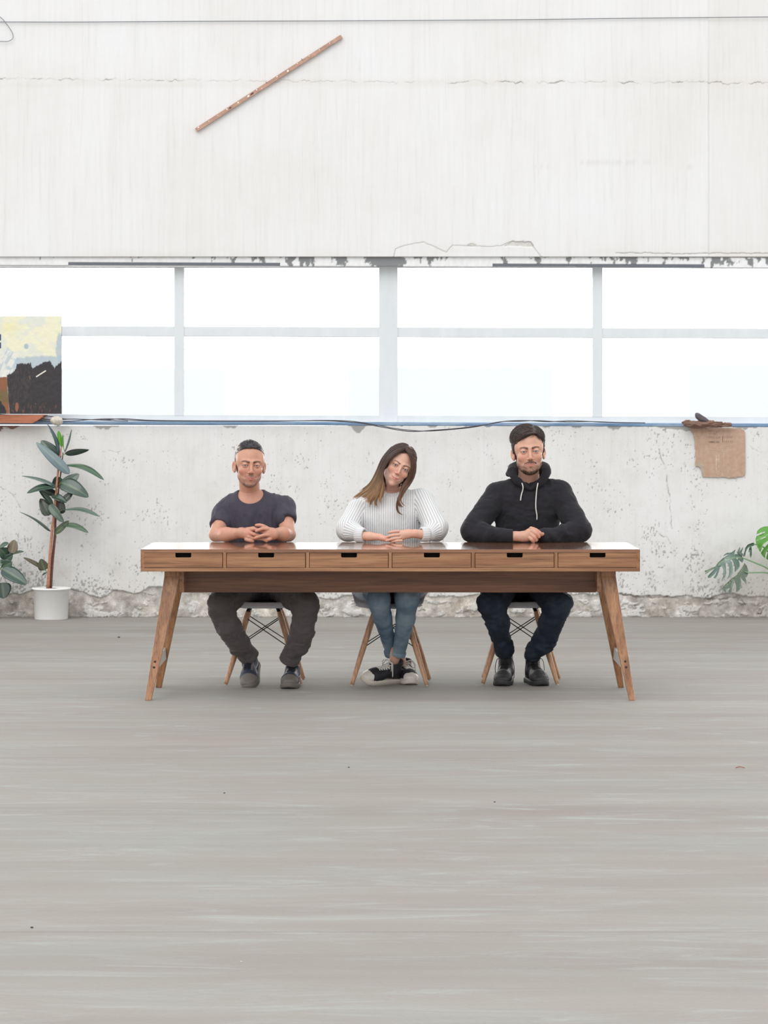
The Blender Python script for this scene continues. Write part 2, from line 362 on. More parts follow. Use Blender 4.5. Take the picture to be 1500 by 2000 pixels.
def f_low(px, row):
    q = np.stack([px/16., row/16., px*0], -1); n = fbm(q, 5, 3); nb = fbm(np.stack([px/40., row*0, px*0], -1), 5, 9)
    b = np.interp(px, [-80, 40, 90, 140, 190, 205, 225, 262, 292, 322, 345, 380, 430, 560, 650, 700, 760, 850, 900, 1100, 1160, 1200, 1235, 1300, 1380, 1410, 1450, 1600],
                  [1162, 1160, 1146, 1150, 1166, 1164, 1153, 1160, 1148, 1146, 1160, 1156, 1160, 1162, 1170, 1156, 1150, 1162, 1164, 1160, 1159, 1156, 1165, 1164, 1166, 1160, 1163, 1170])
    d = row-b-(nb-.5)*10-(n-.5)*9; peel = sstep(-.8, .8, d)
    keep = (fbm(np.stack([px/22., row/12., px*0+5], -1), 4, 21) > .60) & (row > b+12); peel = np.where(keep, peel*.25, peel)
    dens = np.interp(row, [831, 900, 1050, 1120, 1165], [.86, .835, .815, .77, .68])
    dens = dens-.06*np.exp(-((px-1290)/45)**2)-.05*np.exp(-((px-40)/120)**2)*(row > 1050)
    cn_ = fbm(np.stack([px/2.6, row/4.2, px*0+2], -1), 3, 33)*.66+fbm(np.stack([px/40., row/50., px*0+7], -1), 3, 35)*.34
    chip = sstep(dens-.125, dens-.070, cn_)*(1-peel)
    tn = fbm(np.stack([px/28., row*0, px*0+1], -1), 5, 44)
    tb = 830.5+26*np.clip(tn-.56, 0, 1)*1.6+7*np.exp(-((px-1320)/38)**2)+.0036*(px-750)
    chip = np.maximum(chip, sstep(1, -1, row-tb-(n-.5)*6))
    lb = np.interp(px, [-80, 0, 20, 42, 60], [842, 843, 839, 830, 822])-(n-.5)*8; brown = sstep(1, -1, row-lb)*(px < 62)*(fbm(np.stack([px/9., row/5., px*0], -1), 3, 51) > .42)
    jit = (fbm(np.stack([px/7., row/7., px*0+3], -1), 3, 61)-.5)*9
    cr = np.zeros_like(px)
    for pts, wd in ([[(1283, 862), (1290, 893), (1301, 914), (1303, 943), (1309, 978), (1311, 1030)], .9], [[(1282, 1036), (1292, 1046), (1303, 1049), (1310, 1062)], 1.1],
                    [[(190, 1150), (225, 1153), (262, 1161), (292, 1161), (330, 1163)], 1.0], [[(1210, 1160), (1250, 1166), (1330, 1168), (1400, 1170), (1445, 1166), (1455, 1180)], 1.6],
                    [[(0, 953), (12, 955), (28, 970), (40, 992)], .7], [[(40, 1024), (41, 1033), (33, 1053)], .8], [[(1345, 1165), (1375, 1166), (1388, 1160), (1397, 1146)], .9], [[(1478, 1198), (1486, 1200), (1498, 1180)], 1.6],
                    [[(1460, 868), (1478, 880), (1500, 884)], .6], [[(200, 881), (240, 882)], .5], [[(600, 1190), (700, 1187), (830, 1192)], 1.0], [[(900, 1195), (1100, 1198), (1160, 1192)], 1.2]):
        cr = np.maximum(cr, sstep(wd+.5, wd-.7, polyd(px+jit*.6, row+jit, pts)))
    cr = np.maximum(cr, .55*sstep(1196, 1205, row+(n-.5)*16)*(fbm(np.stack([px/18., row/6., px*0], -1), 3, 71) > .5))
    stain = .5*np.exp(-((px-1325)/60)**2-((row-1178)/9)**2)+.35*np.exp(-((px-20)/70)**2-((row-1185)/25)**2)+.3*sstep(1400, 1500, px)*sstep(1080, 1160, row)+.12*np.exp(-((px-960)/120)**2-((row-850)/14)**2)
    low = sstep(1000, 1150, row)*.45+.25*sstep(1050, 1170, row)*(px > 1400)+.30
    cr = cr*np.clip((fbm(np.stack([px/14., row/14., px*0+8], -1), 3, 77)-.30)*3.2, .08, 1)
    dep = .010*peel+.0015*chip+.002*cr+.004*brown+(n-.5)*.004*peel+.0
    return dep, dict(peel=peel, chip=chip*.85, crack=cr*.8, stain=stain, brown=brown*.9, low=low)
def f_up(px, row):
    n = fbm(np.stack([px/16., row/16., px*0], -1), 4, 83); jy = (fbm(np.stack([px/9., row*0, px*0], -1), 4, 85)-.5)*9; jx = (n-.5)*6
    wv = fbm(np.stack([px/26., row*0, px*0+3], -1), 4, 87)
    d = polyd(px, row+jy, [(-100, 150), (30, 154), (62, 153), (120, 155), (215, 155), (330, 157), (560, 158), (880, 161), (905, 159), (928, 155), (948, 162), (1100, 160), (1270, 162), (1330, 160), (1400, 162), (1600, 162)])
    cr = np.maximum(.40*sstep(1.3, .3, d)*np.clip((n-.3)*3, 0, 1), sstep(wv*5-1.9, wv*5-2.9, d)*.8)
    for pts, wd, s in ([[(769, 502), (772, 485), (800, 477), (828, 473), (871, 492), (884, 478), (940, 481), (977, 481), (999, 472), (1037, 473), (1041, 481), (1058, 502)], .6, .7],
                       [[(1204, 494), (1260, 494), (1330, 496), (1420, 494), (1600, 496)], .8, .8], [[(1040, 328), (1140, 318), (1260, 318), (1380, 330)], .3, .15], [[(160, 0), (163, 170), (158, 300)], .5, .12], [[(1383, 100), (1384, 500)], .6, .2]):
        cr = np.maximum(cr, s*sstep(wd+.8, wd-.4, polyd(px+jx*.5, row+jy*.35, pts)))
    inside = (row > np.interp(px, [978, 1000, 1036, 1042], [484, 470, 472, 478])+(n-.5)*5) & (row < np.interp(px, [978, 1010, 1042], [481, 481, 483])) & (px > 980) & (px < 1042)
    inside |= (np.hypot((px-922)/9, (row-479)/3) < 1)
    peel = inside.astype(float)
    stain = .35*sstep(14, 3, np.abs(row-162))*fbm(np.stack([px/60., row/10., px*0], -1), 3, 90)+.3*sstep(470, 500, row)*np.clip(fbm(np.stack([px/80., row/20., px*0], -1), 3, 91)-.35, 0, 1)*2
    stain += .16*sstep(1383, 1386, px)*1.0
    dep = .004*peel+.0015*cr-.006*sstep(1385, 1383, px)
    return dep, dict(peel=peel*.55, chip=peel*0, crack=cr*.75, stain=np.clip(stain, 0, 1), brown=peel*0, low=peel*0+.03)
wb = root('wall_back', (0, YW, 0), kind='structure')
wall_panel('lower_wall', 831.5, None, .0054, f_low, wb, x0=-2.85, x1=2.85)
wall_panel('upper_wall', -30, 501.5, .0047, f_up, wb, x0=-2.85, x1=2.85, bands=((501.5, 430, .0047), (430, 188, .03), (188, 130, .0047), (130, -30, .03)))
box('upper_wall_sky_block', (-9, YW, wpx(0, -30)[1]), (9, YW+.25, 9.0), wm.m, wb, b=0)  # unseen wall above the view, raised high to block sky light
box('lintel_core', (-6.5, YW+.02, wpx(0, 524)[1]+.012), (6.5, YW+.25, wpx(0, 500)[1]), wm.m, wb, b=0)

# ------------------------------------------------------------ lintel trim with peeling paint and the two dark slots
lm = M('peeling_lintel_paint', .7)
lc = lm.noise(40, lm.co((1, 1, .5)), 4); lm.col(lm.mix(lm.attr('grey'), lm.ramp(lc, [(.3, srgb(228, 229, 230)), (.7, srgb(240, 241, 242))]), srgb(132, 134, 136)))
def sl(px): return .0036*(px-750)
def trim_piece(px0, px1, r0, r1, name='lintel_strip'):
    nx, nz = int((px1-px0)/2.2)+2, max(int((r1-r0)/1.6)+1, 3)
    PX, R = np.meshgrid(np.linspace(px0, px1, nx), np.linspace(r1, r0, nz))
    n = fbm(np.stack([PX/6., R/16., PX*0], -1), 4, 101); m = fbm(np.stack([PX/30., R*0, PX*0+4], -1), 3, 102)
    dens = np.interp(PX, [-200, 200, 420, 545, 640, 738, 746, 780, 788, 880, 960, 1050, 1160, 1340, 1400, 1500], [.78, .76, .70, .57, .56, .58, .38, .38, .58, .57, .68, .68, .66, .58, .60, .64])
    g = sstep(-.02, .02, n*.55+m*.45-dens+.10-.012*(R-r0)*.6)
    y = YW+.012+.002*g; X, Z = (PX-750)/SW, HC-(R+sl(PX)-804)/SW
    V = np.stack([X, y, Z], -1); b = V[:1].copy(); b[..., 1] += .05; V = np.concatenate([b, V]); g = np.concatenate([g[:1], g])
    i = np.arange(nz)[:, None]*nx+np.arange(nx-1)[None]; Fq = np.stack([i, i+1, i+1+nx, i+nx], -1).reshape(-1, 4)
    return mk(name, V.reshape(-1, 3), Fq, lm.m, lint, attrs=dict(grey=g.ravel()))
lint = root('trim_1', (0, YW, wpx(0, 510)[1]), kind='structure')
for a, b, e in ((-700, 133, 520.5), (133, 547, 514.3), (547, 962, 520.5), (962, 1376, 514.3), (1376, 2200, 520.5)): trim_piece(a, b, 500.3, e)
dk = plain('dark_slot_metal', srgb(104, 108, 118), .5)
def wbox(name, a, b, r0, r1, y0, y1, mat, parent, bv=.002):
    V = []
    for y in (y0, y1):
        s = FPX/(YW+Y0)
        for (px, r) in ((a, r1), (b, r1), (b, r0), (a, r0)): V.append(((px-750)/s, y, HC-(r+sl(px)-804)/s))
    return bev(name, V, [(0,1,2,3),(7,6,5,4),(0,4,5,1),(1,5,6,2),(2,6,7,3),(3,7,4,0)], mat, parent, bv)
for a, b in ((133, 547), (962, 1376)): wbox('slot_channel', a, b, 514, 519.3, YW+.0125, YW+.06, dk, lint, 0)

# ------------------------------------------------------------ windows
fr = M('window_frame_paint', .45, coat=.1); fn = fr.noise(1.0, fr.co((8, 8, 3)), 4)
fr.col(fr.ramp(fn, [(.3, srgb(216, 221, 224)), (.6, srgb(222, 227, 230)), (.8, srgb(228, 232, 234))])); fr.bump(fn, .1, .002)
gm = M('window_glass', .02); gm.b.inputs['Transmission Weight'].default_value = 1; gl = gm
_t = gm.t; tr = gm.n('BsdfTransparent'); tr.inputs[0].default_value = (.97, .98, .985, 1); gs = gm.n('BsdfGlossy'); gs.inputs['Roughness'].default_value = .02
fz = gm.n('Fresnel'); fz.inputs[0].default_value = 1.45; mx = gm.n('MixShader'); gm.l(fz.outputs[0], mx.inputs[0]); gm.l(tr.outputs[0], mx.inputs[1]); gm.l(gs.outputs[0], mx.inputs[2])
gm.l(mx.outputs[0], _t.nodes['Material Output'].inputs[0])
YF = YW+.10
k = 0
for cx in (-473.5, 348, 1169, 1990):
    k += 1; wn = root('window_%d' % k, ((cx-750)/SW, YF, 1.35), kind='structure')
    a, b = cx-410.6, cx+410.6
    wbox('frame_side', a, a+18.5, 500, 824, YF, YF+.07, fr.m, wn, .0006); wbox('frame_side', b-18.5, b, 500, 824, YF, YF+.07, fr.m, wn, .0006)
    wbox('frame_bottom', a+14, b-14, 811.5, 829, YF+.004, YF+.07, fr.m, wn); wbox('frame_top', a, b, 500, 520, YF+.02, YF+.07, fr.m, wn)
    wbox('mullion', cx-10, cx+10, 515, 813.5, YF+.001, YF+.06, fr.m, wn, .004)
    wbox('transom', a+16, cx-9, 638, 658, YF+.006, YF+.055, fr.m, wn, .004); wbox('transom', cx+9, b-16, 638, 658, YF+.006, YF+.055, fr.m, wn, .004)
    for (u, v) in ((a+17, cx-9), (cx+9, b-17)):
        for (r0, r1) in ((516, 640), (656, 813)): wbox('pane', u, v, r0, r1, YF+.03, YF+.034, gm.m, wn, 0)
# blue painted conduit along the sill
bl = M('blue_sill_paint', .4, coat=.2); bn = bl.noise(1.0, bl.co((3, 40, 40)), 5, .7)
bl.col(bl.ramp(bn, [(.3, srgb(92, 124, 158)), (.5, srgb(116, 148, 182)), (.68, srgb(160, 178, 196)), (.8, srgb(196, 204, 210))]))
tr2 = root('trim_2', (0, YW+.01, 1.345), kind='structure')
wbox('sill_rail', -700, 2200, 824.3, 831.2, YW-.004, YW+.05, bl.m, tr2, .006); wbox('sill_board', -700, 2200, 827, 831.6, YW+.04, YF+.02, fr.m, tr2, 0)

# ------------------------------------------------------------ outside: pale yard and pale sheds
box('ground_outside', (-60, YW+.3, -.6), (60, 120, -.35), plain('pale_yard', srgb(150, 152, 152)), None, b=0)['kind'] = 'structure'
sm = plain('pale_shed_paint', (.86, .90, .92, 1), .8, var=.02, bump=0)
roofm = plain('pale_shed_roof', (.86, .90, .92, 1), .8, var=.02, bump=0)
for (a, b, r, nm, lb) in ((-220, 438, 726, 'shed', 'pale overexposed low shed outside, behind the left window panes'), (680, 1078, 724, 'shed', 'pale overexposed low shed outside, seen through the middle panes'), (1345, 1900, 718, 'shed', 'pale overexposed low shed outside, behind the rightmost panes')):
    yy = 34.; s0 = P(a, r, yy); s1 = P(b, r, yy)
    rt = root(nm, ((s0[0]+s1[0])/2, yy, -.35), lb, 'shed', kind=None)
    box('wall', (s0[0], yy, -.35), (s1[0], yy+5, s0[2]), sm, rt, b=0); box('roof', (s0[0], yy, s0[2]), (s1[0], yy+5, s0[2]+.05), roofm, rt, b=0)

# ============================================================ TABLE
c0, c1_, c2_ = srgb(116, 77, 50), srgb(150, 105, 72), srgb(176, 132, 94)
woodX = wood('oak_along_table', 0, c0, c1_, c2_); woodY = wood('oak_across', 1, c0, c1_, c2_); woodZ = wood('oak_leg', 2, srgb(124, 82, 52), srgb(158, 110, 73), srgb(184, 138, 98))
woodT = wood('lacquered_oak_top', 0, srgb(120, 78, 54), srgb(150, 104, 74), srgb(172, 126, 94), coat=1.0, rough=.25, coat_rough=.05)
XL, XR = -1.2095, 1.2725; Wt = XR-XL
tb = root('long_desk', ((XL+XR)/2, .41, 0), 'long oak desk with six drawers on splayed tapering legs', 'desk')
def zr(row, y=0.): return HC-(row-804)*(y+Y0)/FPX
ZT, ZB = .7515, zr(1116.3)
prism('desk_top', [(XL, ZT-.0165), (XR, ZT-.0165), (XR, ZT), (XL, ZT)], 0, .82, woodT, tb)
box('bottom_board', (XL, 0, ZB), (XR, .82, zr(1109.2)), woodX, tb, .0015)
box('side_board', (XL, 0, zr(1109.4)), (XL+.0175, .82, ZT-.0163), woodY, tb, .001); box('side_board', (XR-.0175, 0, zr(1109.4)), (XR, .82, ZT-.0163), woodY, tb, .001)
box('back_board', (XL+.017, .80, zr(1109.4)), (XR-.017, .82, ZT-.0163), woodX, tb, .001)
sxf = lambda p: (p-750)/393.0
blk = plain('shade_black_tray', srgb(22, 16, 14), .9)
for i in range(6):
    a, b = sxf(280.3+i*161.86), sxf(434.8+i*161.86); z0, z1 = zr(1108.9), ZT-.0170
    if i < 5: box('divider', (b+.0012, .0, z0), (sxf(280.3+(i+1)*161.86)-.0012, .78, z1+.0005), woodZ, tb, .0008)
    m = (a+b)/2+.001; hw = .0395; nb = z1-.0235; r = .006; g = .0016
    pts = [(a+g, z0+g), (b-g, z0+g), (b-g, z1-g), (m+hw, z1-g), (m+hw, nb+r), (m+hw-.3*r, nb+.3*r), (m+hw-r, nb), (m-hw+r, nb), (m-hw+.3*r, nb+.3*r), (m-hw, nb+r), (m-hw, z1-g), (a+g, z1-g)]
    d = prism('drawer', pts, .0008, .019, woodX, tb)
    # tray behind the front, coloured near-black to stand in for the shade inside
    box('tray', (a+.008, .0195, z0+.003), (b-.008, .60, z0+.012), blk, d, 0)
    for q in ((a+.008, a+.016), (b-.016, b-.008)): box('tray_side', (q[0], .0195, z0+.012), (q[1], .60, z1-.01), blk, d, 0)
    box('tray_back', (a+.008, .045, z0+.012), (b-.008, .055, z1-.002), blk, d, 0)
# legs : front plane leans forward towards the foot
def leg(sideL, front):
    if sideL: xs = [320/1., 350.2, 295.2, 282.6]
    else: xs = [1203.8, 1174.6, 1229.2, 1240.8]
    xt0, xt1, xb1, xb0 = [(v-750)/393.0*(1.006 if i < 2 else 1.0) for i, v in enumerate(xs)]
    yt, yb, th, tbk = (.12, .0, .055, .032) if front else (.585, .70, .055, .032)
    zk = .612; V = []
    if not front: yt0, yt1, yb0, yb1 = yt, yt+th, yb, yb+tbk
    else: yt0, yt1, yb0, yb1 = yt, yt+th, yb, yb+tbk
    for (z, xa, xb, ya, yb_) in ((0, xb0, xb1, yb0, yb1), (zk, xt0, xt1, yt0, yt1), (ZB+.001, xt0, xt1, yt0, yt1)):
        V += [(xa, ya, z), (xb, ya, z), (xb, yb_, z), (xa, yb_, z)]
    Fc = [(0,1,2,3),(8,11,10,9)]
    for q in (0, 4): Fc += [(q+i, q+(i+1) % 4, q+4+(i+1) % 4, q+4+i) for i in range(4)]
    return bev('leg', V, Fc, woodZ, tb, .003)
boltm = plain('dark_bolt', srgb(58, 50, 46), .5, metal=.3)
for sL in (True, False):
    lf = leg(sL, True); leg(sL, False)
    for (px, row) in (((302.7, 1292.6), (300.9, 1303.6)) if sL else ((1221.2, 1292), (1223, 1303.3))):
        z = zr(row, .03); yb = .12*z/.612; x = (px-750)*(Y0+yb)/FPX
        lathe_pts = [(0.0, 0), (.0052, 0), (.0062, .001), (.0062, .012)]
        V = [(x+r*math.cos(2*math.pi*k/14), yb-.0015+h, z+r*math.sin(2*math.pi*k/14)) for r, h in lathe_pts for k in range(14)]
        mk('bolt', V, [(i*14+k, i*14+(k+1) % 14, (i+1)*14+(k+1) % 14, (i+1)*14+k) for i in range(3) for k in range(14)], boltm, lf)
    xi = sxf(352)*1.01 if sL else sxf(1172.5)*1.012
    xa, xb = (xi-.004, xi+.020) if sL else (xi-.020, xi+.004)
    box('end_rail', (xa, .13, .53), (xb, .63, ZB+.0005), woodY, tb, .002)
    z0, z1 = .150, .212; xm = -1.140 if sL else 1.200
    tlt = .0; V = boxv((xm-.010, .062, z0), (xm+.010, .70, z1))
    bev('stretcher', V, HEX, plain('pale_metal_bar', srgb(196, 192, 188), .35, metal=.3), tb, .002)['label'] = 'pale metal stretcher'
box('apron', (sxf(360)*1.02, .285, zr(1157.2, .285)), (sxf(1164)*1.02, .312, ZB+.0005), wood('oak_apron_shade_tint', 0, srgb(92, 56, 38), srgb(120, 76, 50), srgb(142, 96, 66)), tb, .0015)  # apron oak is coloured darker to imitate shade under the drawer case

# ============================================================ CHAIRS
shellm = plain('grey_white_shell', srgb(205, 205, 210), .45, coat=.15, var=.02, bump=.03)
beech = wood('beech_dowel', 2, srgb(176, 126, 92), srgb(204, 156, 120), srgb(222, 178, 142), coat=.1, scale=1.5)
blackm = plain('black_steel', srgb(28, 28, 32), .4, metal=.5, var=.1)
foot_m = plain('clear_foot_cap', srgb(220, 215, 205), .4)
def shell_geo():
    nu, nv = 41, 48; prof = spline([(-.225, .408), (-.222, .424), (-.205, .436), (-.12, .432), (0, .420), (.10, .424), (.175, .455), (.215, .53), (.235, .62), (.25, .69), (.262, .735)], nv)
    V = []
    for off in (0, -.0055):
        for j in range(nv):
            v = j/(nv-1); y, z = prof[j]
            t = (prof[min(j+1, nv-1)]-prof[max(j-1, 0)]); t /= np.linalg.norm(t); nn = np.array((-t[1], t[0]))
            hw = np.interp(v, [0, .05, .12, .3, .5, .65, .8, .92, 1], [.10, .155, .195, .232, .236, .222, .200, .165, .11])
            curl = np.interp(v, [0, .08, .3, .5, .7, 1], [.002, .012, .075, .085, .045, .02])
            for i in range(nu):
                u = -1+2*i/(nu-1); a = abs(u); x = hw*u*(1-.10*a**4*(v > .1)); h = curl*a**3.2
                V.append((x, y+nn[0]*(off+h), z+nn[1]*(off+h)))
    n = nu*nv; Fq = []
    for j in range(nv-1):
        for i in range(nu-1):
            q = j*nu+i; Fq.append((q, q+1, q+1+nu, q+nu)); Fq.append((n+q+nu, n+q+nu+1, n+q+1, n+q))
    for i in range(nu-1): Fq.append((i+1, i, n+i, n+i+1)); q = (nv-1)*nu+i; Fq.append((q, q+1, n+q+1, n+q))
    for j in range(nv-1):
        q = j*nu; Fq.append((q, q+nu, n+q+nu, n+q)); q = j*nu+nu-1; Fq.append((q+nu, q, n+q, n+q+nu))
    return np.array(V), Fq
SHV, SHF = shell_geo()
def chair(loc, rz, label):
    r = root('shell_chair', (0, 0, 0), label, 'chair', 'shell chairs behind the desk')
    mk('seat_shell', SHV, SHF, shellm, r)
    tops = {}; foots = {}
    for sx in (-1, 1):
        for sy in (-1, 1):
            T = np.array((sx*.082, sy*.105, .385)); B = np.array((sx*(.196 if sy < 0 else .203), sy*(.165 if sy < 0 else .185), .006)); tops[sx, sy] = T; foots[sx, sy] = B
            pts = [T+(B-T)*t for t in (0, .03, .12, .5, .85, 1)]
            lg = mktube('leg', pts, [.010, .0135, .0158, .0164, .0125, .0102], beech, r, 14, 12)
            V, Fq = tube([B+np.array((0, 0, .0)), B-np.array((0, 0, .0055))], [.0065, .006], 10); mk('foot_cap', V, fixq(Fq), foot_m, lg)
    tb_ = []
    for sx in (-1, 1):
        for sy in (-1, 1):
            T = tops[sx, sy]; tb_.append(([T+(foots[sx, sy]-T)*.10, T, np.array((sx*.072, sy*.10, .405)), np.array((sx*.05, sy*.08, .416))], [.0105, .0115, .010, .009], 8))
    for sy in (-1, 1): tb_.append(([(-.075, sy*.1, .405), (.075, sy*.1, .405)], .006, 6))
    for sx in (-1, 1): tb_.append(([(sx*.072, -.1, .405), (sx*.072, .1, .405)], .006, 6))
    V, Fq, _ = join([tube(*a) for a in tb_]); mk('bracket', V, fixq(Fq.tolist()), blackm, r)
    def brace(a, b, nrm):
        L = []; A0 = tops[a]+(foots[a]-tops[a])*.09; B0 = tops[b]+(foots[b]-tops[b])*.50
        for d in (0,):
            o = np.array((0, 0, d)); L.append((np.array([A0+o+nrm*.006, B0+o+nrm*.006]), .0026, 6))
        L.append((np.array([B0-nrm*.004+np.array((0, 0, -.014)), B0+nrm*.010+np.array((0, 0, -.014))]), .0055, 8))
        V, Fq, _ = join([tube(*q) for q in L]); mk('brace_rod', V, fixq(Fq.tolist()), blackm, r)
    for sy in (-1, 1):
        nn = np.array((0, sy*1., 0)); brace((-1, sy), (1, sy), nn); brace((1, sy), (-1, sy), -nn)
    for sx in (-1, 1):
        nn = np.array((sx*1., 0, 0)); brace((sx, -1), (sx, 1), nn); brace((sx, 1), (sx, -1), -nn)
    r.location = loc; r.rotation_euler = (0, 0, rz); return r
CH1 = chair((P(516, 0, .98)[0], 1.0, 0), .0, 'grey shell chair on beech dowel legs under the man in the dark T-shirt')
CH2 = chair((P(762.5, 0, .95)[0], .97, 0), -.035, 'grey shell chair on beech dowel legs under the woman in jeans')
CH3 = chair((P(1017.5, 0, .98)[0], 1.03, 0), -.06, 'grey shell chair on beech dowel legs under the man in the black hoodie')
# ============================================================ PEOPLE
def rot(yaw=0, pitch=0, roll=0):
    return np.array(Matrix.Rotation(math.radians(roll), 3, 'Y') @ Matrix.Rotation(math.radians(yaw), 3, 'Z') @ Matrix.Rotation(math.radians(pitch), 3, 'X'))
skin_m = vcol('skin', .48, sss=.12, bump=.05, bscale=900, spec=.4)
hair_m = vcol('hair', .42, bump=.2, bscale=700, spec=.5)
eye_m = vcol('eye', .08, bump=0, spec=.6, coat=.6)
lace_w = plain('lace_white', srgb(222, 218, 210), .8); lace_b = plain('lace_black', srgb(26, 25, 28), .8)
def lin(r, g, b): return np.array(srgb(r, g, b)[:3])
def front_y(vol, x, z):
    i = int(round((x-vol.lo[0])/vol.h)); k = int(round((z-vol.lo[2])/vol.h)); col = vol.D[np.clip(i, 0, vol.n[0]-1), :, np.clip(k, 0, vol.n[2]-1)]
    j = np.nonzero(col < 0)[0]; return vol.lo[1]+vol.h*j[0] if len(j) else None
def top_z(vol, x, y):
    i = int(round((x-vol.lo[0])/vol.h)); j = int(round((y-vol.lo[1])/vol.h)); col = vol.D[np.clip(i, 0, vol.n[0]-1), np.clip(j, 0, vol.n[1]-1)]
    k = np.nonzero(col < 0)[0]; return vol.lo[2]+vol.h*k[-1] if len(k) else None

